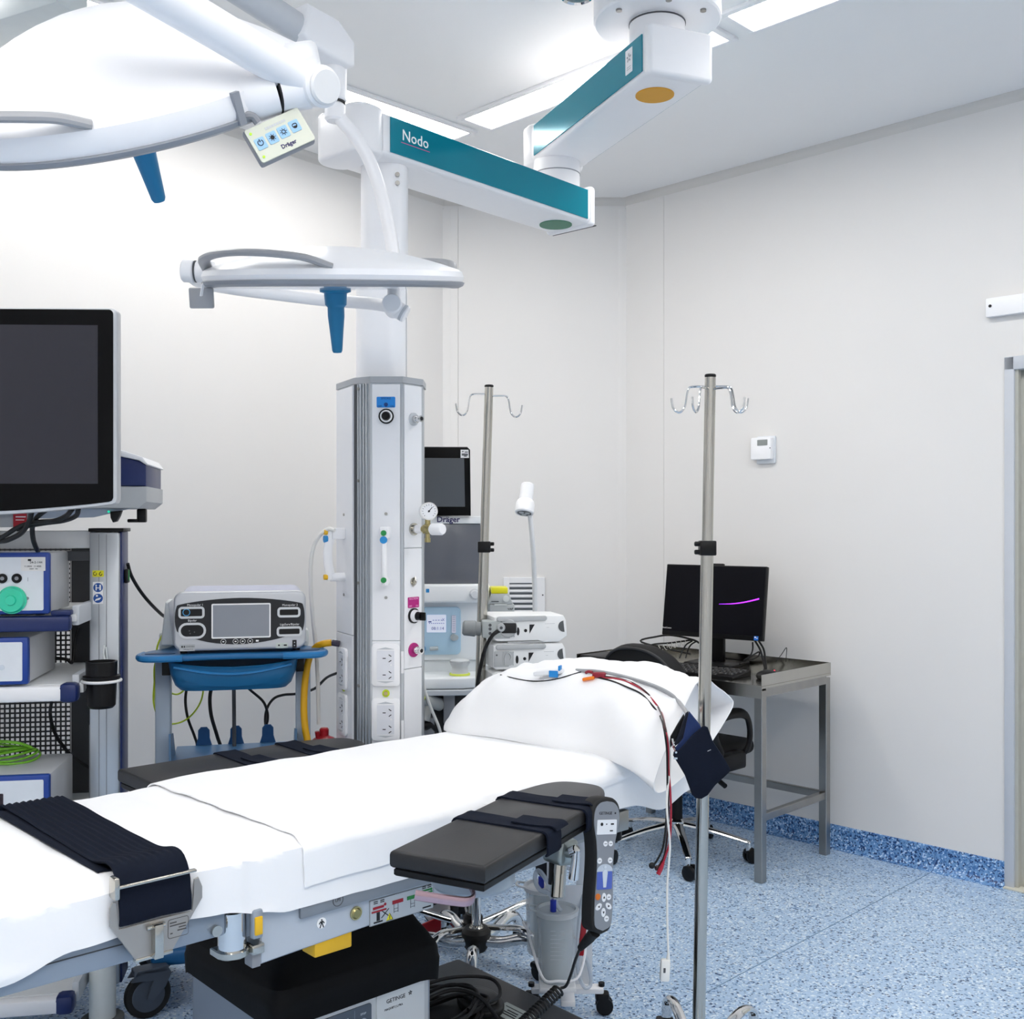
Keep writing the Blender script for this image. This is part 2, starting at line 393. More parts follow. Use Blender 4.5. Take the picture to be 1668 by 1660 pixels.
q = wall_at(1690, 512, wr); t = thing('door_sign_box', 'long white box with a black dot on the wall above the doorway', 'sign', q, -45)
b = B(); b.plate(.02, .045, .40, .072, 0, .03, .004, .002); obj('housing', b, WHITE, t)
b = B(); b.disc(-.163, .05, .006, -.03, .0015, 14); obj('dot', b, INK, t)
# ================================================================ CEILING PENDANT (boom)
PX, PY = -.383, 3.23
t = thing('ceiling_pendant', 'white jointed ceiling boom with teal arm panels carrying a socket column', 'medical pendant', (PX, PY, 0))
pend = t
I = inv(t)
def loc(v): return I @ Vector(v)
mount = Vector((.435, 3.22)); elbow = Vector((.165, 3.87))
# ceiling flange, drop tube
b = B(I); b.lathe([(.185, 2.895), (.19, 2.9), (.19, 3.033)], T(mount.x, mount.y, 0), 48); obj('ceiling_flange', b, WHITE, t)
for a in (215, 325, 275):
    b = B(I); b.lathe([(.009, 2.889), (.009, 2.896)], T(mount.x+.15*math.cos(R(a)), mount.y+.15*math.sin(R(a)), 0), 12); obj('flange_screw', b, STEELD, t)
b = B(I); b.lathe([(.083, 2.80), (.083, 2.9)], T(mount.x, mount.y, 0), 40); obj('drop_tube', b, WHITE, t)
b = B(I); b.lathe([(.085, 2.8875), (.085, 2.8915)], T(mount.x, mount.y, 0), 40); obj('tube_collar', b, DGREY, t)
def boom_arm(nm, c0, c1, e0, e1, zb, zt, wd, teal_side, disc_mat, disc_pos, txt):
    """box beam from c0 to c1 with end overshoots e0,e1; caps and teal side panels"""
    d = (c1-c0); L = d.length; F = I @ frame((c0.x, c0.y, 0), (d.x, d.y, 0), (0, 0, 1))
    b = B(F); b.prism(rrect(zt-zb, wd, .02, 4, (zb+zt)/2, 0), -e0+.10, L+e1-.03, Matrix(((0, 0, 1, 0), (0, 1, 0, 0), (1, 0, 0, 0), (0, 0, 0, 1))))
    a = obj(nm, b, WHITE, t)
    pl = Matrix(((1, 0, 0, 0), (0, 0, 1, 0), (0, 1, 0, 0), (0, 0, 0, 1)))
    # rounded end caps
    for x0, x1, nme in ((-e0, -e0+.12, 'end_cap'), (L+e1-.035, L+e1, 'end_cap')):
        b = B(F); r = min(.05, (x1-x0)*.45)
        b.prism(rrect(x1-x0, wd+.012, r, 6, (x0+x1)/2, 0), zb-.006, zt+.008, None, .012, 3); obj(nme, b, WHITE, t)
    for s in (-1, 1):
        b = B(F); y0 = s*wd/2; b.box(-e0+.125, L+e1-.045, min(y0, y0+s*.004), max(y0, y0+s*.004), zb+.012, zt-.010, .001, 1)
        obj('teal_panel', b, TEAL, t)
    b = B(F); b.lathe([(.058, zb-.003), (.058, zb+.004)], T(disc_pos[0], disc_pos[1], 0), 32); obj('label_disc', b, disc_mat, t)
    return F, L
c0 = Vector((-.425, 3.185)); dd = Vector((.669, .743)); c1 = c0+dd*.868
F1, L1 = boom_arm('lower_arm', c0, c1, .13, .10, 2.46, 2.585, .2, -1, M('disc_green', '#3f7f64', .5, var=.03), (.868, -.0), '')
F2, L2a = boom_arm('upper_arm', elbow, mount, .10, .14, 2.685, 2.815, .205, 1, M('disc_amber', '#dc9d1e', .5, var=.03), ((elbow-mount).length*.98, 0), '')
b = B(F1); b.text('Nodo', .045, .092, 2.532, -.1045, bold=.004); obj('lettering', b, INKW, t)
b = B(F1); b.box(.035, .150, -.1049, -.1042, 2.509, 2.511); obj('underline', b, M('pink_line', '#c25a90', .5), t)
b = B(F1); b.box(.97, .975, -.1, .1, 2.4575, 2.4605); obj('end_seam', b, DGREY, t)
# small white sticker with a star emblem near the mount end of the upper arm (side facing the camera)
sgn = 1 if (F2.to_3x3() @ Vector((0, 1, 0))).dot(Vector((-1, -.3, 0))) > 0 else -1
Fs = F2 @ (RZ(180) if sgn > 0 else Matrix())
sx = -(L2a+.02) if sgn > 0 else L2a+.02
b = B(Fs); b.plate(sx, 2.755, .042, .072, -.1062, .001, .002); obj('sticker', b, WHITEM, t)
b = B(Fs)
for k in range(5):
    a = R(90+72*k); b.box(-.0025, .0025, -.1076, -.1070, .004, .013, M=T(sx, 0, 2.765) @ RY(72*k))
b.box(sx-.012, sx+.012, -.1076, -.1070, 2.737, 2.7385); b.box(sx-.012, sx+.012, -.1076, -.1070, 2.731, 2.7325); obj('emblem', b, MGREY, t)
b = B(I); b.lathe([(.083, 2.58), (.083, 2.69)], T(elbow.x-.005, elbow.y-.02, 0), 40); obj('elbow', b, WHITE, t)
b = B(I); b.lathe([(.0845, 2.640), (.0845, 2.643)], T(elbow.x-.005, elbow.y-.02, 0), 40); obj('elbow_seam', b, MGREY, t)
# neck
b = B(); b.prism(rrect(.138, .12, .045, 8), 2.12, 2.465, None, .002, 1); obj('neck_upper', b, WHITE, t)
b = B(); b.prism(rrect(.15, .13, .05, 8, -.008, 0), 1.81, 2.13, None, .002, 1); obj('neck_sleeve', b, WHITE, t)
b = B(); b.box(.0635, .0675, -.02, -.012, 1.83, 2.12); obj('sleeve_seam', b, MGREY, t)
for px, pz in ((.045, 2.425), (.045, 2.40), (-.012, 2.425)):
    b = B(); b.disc(px, pz, .007, -.058, .004, 12); obj('neck_screw', b, STEELD, t)
# service head
poly = [(x-.018, y) for x, y in [(-.011, -.11), (.082, -.11), (.135, -.045), (.135, .06), (.05, .13), (-.07, .13), (-.135, .06), (-.062, -.078)]]
ZB, ZT = .55, 1.820
ps = [((x+.018)*.985-.018, y*.985) for x, y in poly]
b = B(); b.prism(ps, ZB, ZT); obj('service_column', b, ALU, t)
b = B(); b.prism([((x+.018)*1.02-.018, y*1.02) for x, y in poly], ZT-.016, ZT+.002); obj('top_cap', b, M('cap_grey', '#a8abaf', .4), t)
b = B(); b.prism([((x+.018)*1.02-.018, y*1.02) for x, y in poly], ZB-.015, ZB); obj('bottom_cap', b, MGREY, t)
def face(i, off=0.0):
    p, q = Vector(poly[i]), Vector(poly[(i+1) % len(poly)]); d = q-p; m = (p+q)/2
    return frame((m.x, m.y, 0), (d.x, d.y, 0), (0, 0, 1)) @ T(0, -off, 0), d.length
FF, wF = face(0); FR, wR = face(1); FL, wL = face(6); FG, wG = face(7)
def z_at(py, Y=3.13): return CAMZ-(py-HY)/FPX*Y
PANEL = M('pendant_panel', '#e9eaed', .35, var=.01)
for Fm, wd, splits in ((FF, wF, (ZB, z_at(1043), ZT-.02)), (FR, wR, (ZB, z_at(1090), z_at(893), ZT-.02)), (FL, wL, (ZB, z_at(1037), ZT-.02))):
    for z0, z1 in zip(splits, splits[1:]):
        b = B(Fm); b.box(-wd/2+.006, wd/2-.006, -.004, .004, z0+.001, z1-.001, .0012, 1); obj('face_panel', b, PANEL, t)
# ribbed channel between the left and front faces
for k, x in enumerate((-.017, -.005, .007, .017)):
    b = B(FG); b.box(x-.0025, x+.0025, -.004 if k else -.001, .003, ZB, ZT-.018, .001, 1); obj('channel_rib', b, ALU, t)
b = B(FG); b.box(-.029, -.020, -.0015, .002, ZB, ZT-.018); obj('channel_slot', b, DGREY, t)
for py in (633, 783, 950, 1118):
    b = B(FG); b.disc(-.011, z_at(py), .0045, -.002, .004, 10); obj('channel_bolt', b, STEELD, t)
# corner extrusions
for Fm, wd in ((FF, wF), (FR, wR)):
    b = B(Fm); b.box(wd/2-.004, wd/2+.004, -.002, .006, ZB, ZT-.018, .001, 1); obj('corner_profile', b, ALU, t)
# hinges on the front/right corner
for py in (1078, 1190):
    b = B(FF); b.box(wF/2-.003, wF/2+.005, -.006, 0, z_at(py)-.032, z_at(py)+.032, .001, 1); obj('hinge', b, WHITEM, t)
def gpo(Fm, zc, sc=1.0):
    b = B(Fm); b.plate(0, zc, .082*sc, .124, -.004, .010, .012, .003)
    o = obj('power_socket', b, WHITE, t, 'white double power outlet')
    b = B(Fm); b.plate(.0, zc, .05*sc, .085, -.0135, .0012, .002); obj('socket_insert', b, M('socket_face', '#e2e4ea', .35), o)
    for s in (-1, 1):
        b = B(Fm); b.prism([(-.026*sc, 0), (.026*sc, 0), (.0, .006)], 0, .002, T(0, -.013, zc+s*.046) @ RX(90) @ (RZ(180) if s < 0 else Matrix())); obj('finger_recess', b, LGREY, o)
        zz = zc+s*.024-.004
        for dx, dz, a in ((-.004, 0, 90), (.013, .008, 35), (.013, -.008, -35)):
            b = B(Fm); b.box(-.0045*sc, .0045*sc, -.0155, -.0146, -.0012, .0012, M=T(dx*sc, 0, zz+dz) @ RY(a if a != 90 else 0)); obj('socket_slot', b, INK, o)
    b = B(Fm); b.disc(.016*sc, zc+.001, .0025, -.0147, .001, 10); obj('switch_dot', b, INKW, o)
gpo(FF, z_at(1082)); gpo(FF, z_at(1170)); gpo(FL, z_at(1090, 3.2), .9); gpo(FL, z_at(1165, 3.2), .9)
def earth(Fm, zc):
    b = B(Fm); b.disc(.0, zc, .011, -.004, .003, 20); o = obj('earth_point', b, EARTH, t, 'green and yellow earth bonding point')
    b = B(Fm); b.disc(.0, zc, .006, -.0065, .004, 14); obj('earth_pin', b, BRASS, o)
earth(FF, z_at(1128)); earth(FL, z_at(1122, 3.2))
# pull handles with coloured dots
def pull(Fm, ztop, zbot, dots):
    b = B(Fm); zm = (ztop+zbot)/2
    b.box(-.014, .014, -.045, -.003, ztop-.034, ztop, .005); b.cyl((0, -.003, zbot+.014), (0, -.045, zbot+.014), .013)
    b.tube([(0, -.043, ztop-.01), (0, -.052, ztop-.05), (0, -.055, zm), (0, -.052, zbot+.045), (0, -.043, zbot+.008)], .011, 10, flat=(.8, 1.25))
    o = obj('pull_handle', b, WHITE, t)
    for z, r, m in dots:
        b = B(Fm); b.disc(0, z, r, -.0565, .010, 18); obj('handle_dot', b, m, o)
pull(FF, z_at(858), z_at(954), ((z_at(868), .008, GREEN), (z_at(879), .0105, SKYB), (z_at(943), .008, GREEN)))
pull(FL, z_at(860, 3.2), z_at(948, 3.2), ((z_at(867, 3.2), .008, YELLOW), (z_at(878, 3.2), .0105, SKYB), (z_at(940, 3.2), .008, YELLOW)))
for Fm, py in ((FF, 837), (FF, 973), (FL, 838), (FL, 972)):
    b = B(Fm); b.disc(0, z_at(py), .0045, -.004, .0025, 10); obj('panel_screw', b, STEELD, t)
# blue label and black selector on the front, outlets on the right face
b = B(FF); b.plate(0, z_at(656), .054, .031, -.0042, .0012, .003); o = obj('blue_label', b, M('label_blue', '#1e86d8', .4), t)
b = B(FF); b.text('SMOKE', .009, 0, z_at(650), -.0055); b.text('OFF', .007, -.018, z_at(663), -.0055); b.text('ON', .007, .018, z_at(663), -.0055); b.disc(0, z_at(660), .006, -.0053, .0006, 14); obj('label_print', b, M('navy_ink', '#123a78', .5), o)
b = B(FF); b.disc(.001, z_at(679), .022, -.004, .005, 28); o = obj('selector_ring', b, BLACK, t)
b = B(FF); b.disc(.001, z_at(679), .0185, -.008, .005, 28, r1=.016); obj('selector_bezel', b, WHITE, o)
b = B(FF); b.disc(.001, z_at(679), .0135, -.012, .014, 24, r1=.011); obj('selector_knob', b, BLACK, o)
def nipple(Fm, zc, flange, fr=.019):
    b = B(Fm); b.disc(.0, zc, fr, -.004, .004, 24); o = obj('gas_outlet', b, flange, t)
    b = B(Fm); b.disc(0, zc, .011, -.008, .012, 16); b.disc(0, zc, .0085, -.019, .014, 16); b.disc(0, zc, .010, -.032, .006, 16); obj('outlet_nipple', b, CHROME, o)
    b = B(Fm); b.disc(0, zc, .006, -.0375, .001, 12); obj('outlet_bore', b, INK, o)
nipple(FR, z_at(682), LGREY); nipple(FR, z_at(1060), MAGENTA, .021)
b = B(FR); b.disc(.0, z_at(948), .012, -.004, .003, 18); b.tube([(-.008, -.008, z_at(956)), (.0, -.014, z_at(950)), (.002, -.009, z_at(940))], .0025, 6); obj('blank_outlet', b, STEEL, t)
b = B(FR); b.plate(0, z_at(982), .046, .031, -.0042, .0012, .003); o = obj('magenta_label', b, MAGENTA, t)
b = B(FR); b.text('SUCTION', .0085, 0, z_at(976), -.0055); b.text('ON', .007, .014, z_at(988), -.0055); b.text('OFF', .007, -.013, z_at(988), -.0055); obj('label_print', b, M('pink_ink', '#e8a0cc', .5), o)
b = B(FR); b.disc(.0, z_at(1004), .022, -.004, .006, 26); o = obj('selector_ring', b, BLACK, t)
b = B(FR); b.disc(.0, z_at(1004), .0185, -.010, .012, 26, r1=.016); obj('selector_bezel', b, WHITE, o)
b = B(FR); b.disc(.0, z_at(1004), .013, -.022, .014, 20, r1=.010); b.box(-.004, .004, -.052, -.03, z_at(1004)-.012, z_at(1004)+.012, .002); obj('selector_knob', b, BLACK, o)
# ---- pressure regulator plugged into the right face
o0 = (T(PX, PY, 0) @ FR).to_3x3(); q = T(PX, PY, 0) @ FR @ Vector((0, -.004, z_at(862)))
reg = thing('pressure_regulator', 'brass suction regulator with round pressure gauge and white knob on the socket column', 'regulator', q, math.degrees(math.atan2(o0[1][0], o0[0][0])))
b = B(); b.disc(0, 0, .018, 0, .006, 20); b.disc(0, 0, .013, -.006, .01, 18); obj('wall_flange', b, STEEL, reg)
b = B(); b.disc(0, 0, .013, -.014, .024, 18, r1=.011); obj('white_adapter', b, WHITE, reg)
b = B(); b.disc(0, 0, .009, -.036, .012, 14); b.box(-.011, .011, -.072, -.046, -.013, .013, .003); b.cyl((0, -.058, .012), (0, -.058, .032), .008); b.cyl((0, -.058, -.012), (0, -.058, -.03), .0065); b.cyl((0, -.058, -.026), (0, -.058, -.038), .0085); obj('valve_body', b, BRASS, reg)
Mg = T(.002, -.058, .052) @ RZ(-38)
b = B(Mg); b.disc(0, 0, .026, .014, .030, 28); o = obj('gauge_case', b, CHROME, reg)
b = B(Mg); b.disc(0, 0, .0225, -.0158, .0012, 28); obj('gauge_dial', b, WHITE, o)
b = B(Mg)
for k in range(13): b.box(-.0006, .0006, -.0178, -.0171, .0165, .020, M=RY(-135+22.5*k))
b.box(-.001, .001, -.0179, -.0172, -.004, .015, M=RY(40)); b.disc(0, 0, .003, -.0171, .0008, 10); obj('gauge_marks', b, INK, o)
b = B(); b.lathe([(.0125, 0), (.0175, .006), (.0175, .040), (.0145, .046)], T(0, -.072, 0) @ RX(90), 14); obj('white_knob', b, WHITE, reg)

# ================================================================ SURGICAL LIGHTS
RIM = M('lamp_rim_grey', '#8e9299', .4, var=.02)
HANDG = M('lamp_handle_grey', '#a3a4a7', .35, var=.02)
LENS = M('lamp_lens', '#d4dae0', .1, var=.02, coat=.5)
def lamp_head(t, F, Rr, dome, side_h, joint_a, handles, hl=.15):
    """flat round head: local z = up (away from the light side); joint_a = angle of the joint on the rim"""
    b = B(F)
    prof = [(Rr*.93, 0), (Rr*.985, .006), (Rr, .018), (Rr*.985, side_h), (Rr*.955, side_h+.006)]
    for k in range(1, 9):
        f = k/8; prof.append((Rr*(.955-.955*f)+0, side_h+.006+dome*math.sin(f*math.pi/2)**.9))
    b.lathe([(0, .004), (Rr*.93, 0)]+prof[1:], None, 72); hd = obj('lamp_body', b, WHITE, t)
    b = B(F); b.lathe([(Rr*.90, -.006), (Rr*.955, -.006), (Rr*.992, -.001), (Rr*1.003, .006), (Rr*.98, .009)], None, 72); obj('lamp_rim', b, RIM, t)
    b = B(F); b.lathe([(0, -.012), (Rr*.9, -.006), (Rr*.9, .004)], None, 64); obj('lens', b, LENS, t)
    # blue sterile handle
    b = B(F); b.lathe([(.0, -.012), (.034, -.012), (.034, -.018), (.026, -.02), (.0255, -.043), (.020, -.048), (.0185, -.075), (.0165, -.10), (.0125, -hl), (.010, -hl-.005), (0, -hl-.006)][0:1]+[(.036, -.011), (.036, -.015), (.0265, -.018), (.025, -.044), (.0195, -.05), (.0195, -.07), (.0165, -.10), (.0120, -hl), (.0095, -hl-.005), (0, -hl-.006)], None, 32); obj('sterile_handle', b, HANDLEB, t)
    # arched grab bars along the rim
    for a0, a1 in handles:
        pts = []
        for k in range(9):
            f = k/8; a = R(a0+(a1-a0)*f); lift = math.sin(f*math.pi)**.55
            rr = Rr*(.945+.075*lift); pts.append((rr*math.cos(a), rr*math.sin(a), side_h*.95+.005+.03*lift))
        b = B(F); b.tube(pts, .0105, 10, flat=(.75, 1.3)); g = obj('grab_bar', b, HANDG, t)
    return hd
# ---- small head
C = P(546, 465, 2.5)
ray = (C-Vector((0, 0, CAMZ))).normalized()
right = Vector((1, 0, 0)); upv = right.cross(ray).normalized()
def tilted(ray, roll, alpha):
    """unit normal: roll = clockwise turn in the picture (deg), alpha = lean towards the viewer (deg)"""
    rt = Vector((ray.y, -ray.x, 0)).normalized(); up = rt.cross(ray).normalized()
    e = up*math.cos(R(roll))+rt*math.sin(R(roll))
    return (e*math.cos(R(alpha))-ray*math.sin(R(alpha))).normalized()
n = tilted(ray, 0, -.5)
F = frame(C, (1, 0, 0), n)
s1 = thing('surgical_light', 'small round white surgical lamp seen edge-on with blue handle, in front of the boom neck', 'surgical light', (C.x, C.y, 0))
Is = inv(s1)
F = Is @ F
lamp_head(s1, F, .300, .052, .030, 180, ((197, 278), (20, 85)))
# joint on the left of the head
b = B(F); b.cyl((-.285, .015, .03), (-.325, .015, .032), .026, bev=.003); obj('joint_stub', b, WHITE, s1)
b = B(F); b.cyl((-.325, .015, .032), (-.328, .015, .032), .0255); obj('joint_gap', b, DGREY, s1)
b = B(F); b.cyl((-.328, .015, .032), (-.358, .015, .034), .0265, bev=.004); obj('joint_cap', b, WHITE, s1)
# small control plate and hook under the left of the rim
b = B(F); b.box(-.312, -.258, -.105, -.09, -.052, -.006, .004); obj('control_plate', b, HANDG, s1)
b = B(F); b.tube([(-.272, -.118, .004), (-.276, -.122, -.012), (-.279, -.12, -.024)], .005, 8, flat=(.5, 1.3)); obj('cable_clip', b, WHITE, s1)
# yoke behind the head, joint, hanging tube, elbow
J = P(640, 500, 2.78)
b = B(Is); b.tube([J, P(600, 494, 2.85), P(530, 489, 2.9), P(455, 480, 2.88), P(380, 470, 2.76), P(330, 460, 2.62), P(313, 450, 2.52)], .0165, 12); obj('yoke', b, WHITE, s1)
b = B(Is); b.cyl(J+Vector((0, .03, 0)), J+Vector((0, -.03, .004)), .0255, bev=.003); b.cyl(J, P(662, 513, 2.78), .022, bev=.002); obj('yoke_joint', b, WHITE, s1)
b = B(Is); b.cyl(P(655, 508.5, 2.78), P(659, 511, 2.78), .0226); obj('joint_label', b, LGREY, s1)
b = B(Is); b.tube([P(545, 175, 2.78), P(556, 196, 2.78), P(577, 220, 2.78), P(602, 262, 2.78), P(622, 320, 2.78), P(637, 390, 2.78), P(643, 440, 2.78), P(641, 490, 2.78)], .017, 12); obj('hanging_tube', b, WHITE, s1)
b = B(Is); b.cyl(P(546, 168, 2.78), P(545, 198, 2.78), .0265, bev=.006); obj('pivot_lower', b, WHITE, s1)
b = B(Is); b.cyl(P(546, 165.5, 2.78), P(546, 168.5, 2.78), .0262); obj('pivot_gap', b, INK, s1)
b = B(Is); b.cyl(P(547, 100, 2.78), P(546, 165.5, 2.78), .029, bev=.003); obj('pivot_upper', b, WHITE, s1)
hubL = Vector((-1.0, 2.15, 0))
HA = P(545, 85, 2.78); HB = Vector((hubL.x, hubL.y, 2.76))
dv = (HB-HA); Fh = Is @ frame(HA, dv, (0, 0, 1))
b = B(Fh); b.prism([(-.04, -.03), (-.02, -.045), (.10, -.045), (.13, -.03), (.13, .05), (.03, .06), (-.03, .03)], -.045, .045, RX(90), .012, 3); obj('arm_housing', b, WHITE, s1)
b = B(Fh); b.tube([(.10, 0, 0), (dv.length*.5, 0, .0), (dv.length-.03, 0, 0)], .036, 14, k=1); obj('spring_arm', b, LGREY, s1)
b = B(Is); b.lathe([(.05, 2.70), (.05, 2.86), (.045, 2.86), (.045, 3.033)], T(hubL.x, hubL.y, 0), 28); obj('ceiling_hub', b, WHITE, s1)
# ---- large head at the upper left
C = P(212, 176, 1.75); ray = (C-Vector((0, 0, CAMZ))).normalized()
n = tilted(ray, -18.1, 11.5)
rt = Vector((ray.y, -ray.x, 0)).normalized()
s2 = thing('surgical_light', 'large white surgical lamp head filling the upper left corner', 'surgical light', (C.x, C.y, 0))
Is = inv(s2)
Fw = frame(C, rt-n*rt.dot(n), n)
F = Is @ Fw
lamp_head(s2, F, .300, .105, .042, 0, ((205, 262), (110, 165)))
# bracket at the right end of the rim towards the arm joint
J = P(512, 141, 1.62)
b = B(F); b.prism([(.17, -.20), (.245, -.19), (.30, -.12), (.315, -.04), (.24, -.02), (.19, -.09)], .0, .06, None, .014, 3); obj('rim_bracket', b, WHITE, s2)
b = B(F); b.box(.2955, .3035, -.006, .006, .0, .046, M=RZ(-57)); obj('bracket_seam', b, RIM, s2)
b = B(Is); b.tube([P(392, 166, 1.60), P(420, 160, 1.60), P(450, 153, 1.605)], [.034, .032, .029], 20); obj('bracket_neck', b, WHITE, s2)
b = B(Is); b.cyl(P(449, 153, 1.605), P(452, 152.5, 1.606), .0295); obj('neck_gap', b, INK, s2)
b = B(Is); b.cyl(P(452, 152.5, 1.606), P(500, 145, 1.62), .029); obj('stub_axle', b, WHITE, s2)
jd = (Vector((0, 0, CAMZ))-J).normalized()+Vector((.75, 0, .0)); jd.normalize()
b = B(Is); b.cyl(J-jd*.035, J+jd*.027, .0305, bev=.004); obj('arm_joint', b, WHITE, s2)
b = B(Is); b.cyl(J+jd*.027, J+jd*.034, .0265, bev=.003); obj('joint_cap', b, OFFW, s2)
A1 = P(262, -6, 1.46); A2 = A1+(A1-J)*.9
b = B(Is); b.tube([J-jd*.004, A1, A2], [.0275, .0285, .0285], 20, k=1); obj('spring_arm', b, WHITE, s2)
# goes on to a hub out of the picture
hub2 = Vector((-1.15, 1.95, 0))
b = B(Is); b.tube([A2, (A2+Vector((hub2.x, hub2.y, 2.9)))/2+Vector((0, 0, .04)), Vector((hub2.x, hub2.y, 2.9))], .033, 16, k=4); obj('extension_arm', b, WHITE, s2)
b = B(Is); b.lathe([(.05, 2.84), (.05, 2.96), (.11, 2.965), (.11, 3.033)], T(hub2.x, hub2.y, 0), 28); obj('ceiling_hub', b, WHITE, s2)
# control panel
cpt = P(455, 222, 1.60); nx = (P(506, 199, 1.615)-P(405, 245, 1.585)).normalized(); zz = (P(452, 196, 1.6)-P(468, 252, 1.6)).normalized()
Fc = Is @ frame(cpt, nx, zz) @ Matrix.Diagonal((.92, 1, .92, 1))
yflip = -1 if (Is.inverted() @ Fc).to_3x3() @ Vector((0, -1, 0)) @ (-ray) > 0 else 1
b = B(Fc); b.box(-.050, .050, -.001, .014, -.031, .031, .004); cp = obj('control_panel', b, MGREY, s2)
b = B(Fc); b.plate(.001, 0, .098, .058, -.001, .003, .004); obj('panel_face', b, M('panel_cream', '#cfd2c3', .4, var=.02), cp)
for k, x in enumerate((-.034, -.0125, .0085, .030)):
    b = B(Fc); b.plate(x, .000+.001*k, .017, .019, -.004, .001, .002); obj('panel_button', b, M('button_blue', '#93bfe2', .4), cp)
b = B(Fc)
b.tube([(-.034+.0045*math.cos(R(a)), -.0055, .001+.0045*math.sin(R(a))) for a in range(115, 426, 30)], .0006, 5, k=2); b.box(-.0347, -.0333, -.0056, -.005, .002, .007)
for x, z in ((-.0125, .001), (.0085, .002)):
    b.tube([(x+.003*math.cos(R(a)), -.0055, z+.003*math.sin(R(a))) for a in range(0, 360, 45)], .0006, 5, k=2, closed=True)
    for a in range(0, 360, 45): b.box(-.0004, .0004, -.0056, -.005, .0042, .006, M=T(x, 0, z) @ RY(a))
b.disc(-.0125, .001, .0024, -.005, .0006, 12)
b.prism(circ(.004, 10, .03, .003, 180, 360), 0, .0006, T(0, -.005, 0) @ RX(90)); b.tube([(.026, -.0055, .003), (.027, -.0055, .0065), (.033, -.0055, .0065), (.034, -.0055, .003)], .0006, 5, k=2)
obj('button_icons', b, INK, cp)
b = B(Fc); b.text('Dräger', .0095, .006, -.019, -.0043, bold=.02); obj('lettering', b, M('navy_ink2', '#2a2560', .5), cp)
b = B(Fc)
for k in range(9): b.box(-.016+.0042*k, -.013+.0042*k, -.0045, -.0042, .016, .020)
obj('level_bar', b, LGREY, cp)
LED = M('green_led', '#a8e020', .4, var=0, emit=.35)
for x, z in ((-.041, .020), (-.041, -.021)):
    b = B(Fc); b.disc(x, z, .0022, -.004, .0012, 10); obj('led', b, LED, cp)
b = B(Is); b.tube([P(392, 192, 1.58), P(402, 188, 1.58), P(412, 190, 1.585), P(420, 200, 1.59)], .006, 8); obj('panel_cable', b, MGREY, s2)
# ---- boxed arm at the extreme top left and the small dome lamp near the flange
t = thing('equipment_boom', 'pale grey boxed ceiling boom end in the extreme top left corner', 'ceiling arm', (-1.95, 3.42, 0)); Ia = inv(t)
q0, q1 = P(118, -16, 3.02), P(-120, 60, 3.25)
b = B(Ia @ frame(q0, q1-q0, (0, 0, 1))); b.box(0, (q1-q0).length+.05, -.06, .06, -.06, .05, .008); obj('boxed_arm', b, M('pale_grey', '#d3d9d9', .3), t)
b = B(Ia); b.cyl((q1.x, q1.y, q1.z), (q1.x, q1.y, 3.033), .05); obj('ceiling_post', b, WHITE, t)
t = thing('dome_camera', 'small glass dome with chrome ring on the ceiling beside the boom flange', 'camera', (P(940, 0, 2.98).x, 2.98, 2.86))
b = B(); b.lathe([(.036, .0), (.044, -.006), (.047, .004), (.047, .022)], None, 32); obj('chrome_ring', b, CHROME, t)
b = B(); b.ball((0, 0, .0), .036, 24, (1, 1, .35)); obj('glass_dome', b, M('dome_glass', '#5d6f73', .08, var=.05), t)
b = B(); b.lathe([(.05, .02), (.05, .05), (.02, .055), (.02, .173)], None, 24); obj('dome_housing', b, WHITE, t)
# ================================================================ OPERATING TABLE (local x = towards the head end, -y = near side)
TO = Vector((-.359, 2.494, 0)); TA = 42.0
MT = T(*TO) @ RZ(TA); MTi = MT.inverted()
t = thing('operating_table', 'motorised operating table with grey column, black bellows and white-sheeted top', 'operating table', TO, TA)
tab = t
BODY = M('table_body_grey', '#b4bcc6', .35, var=.02)
BODYD = M('table_rail_grey', '#84898f', .35, .3, var=.03)
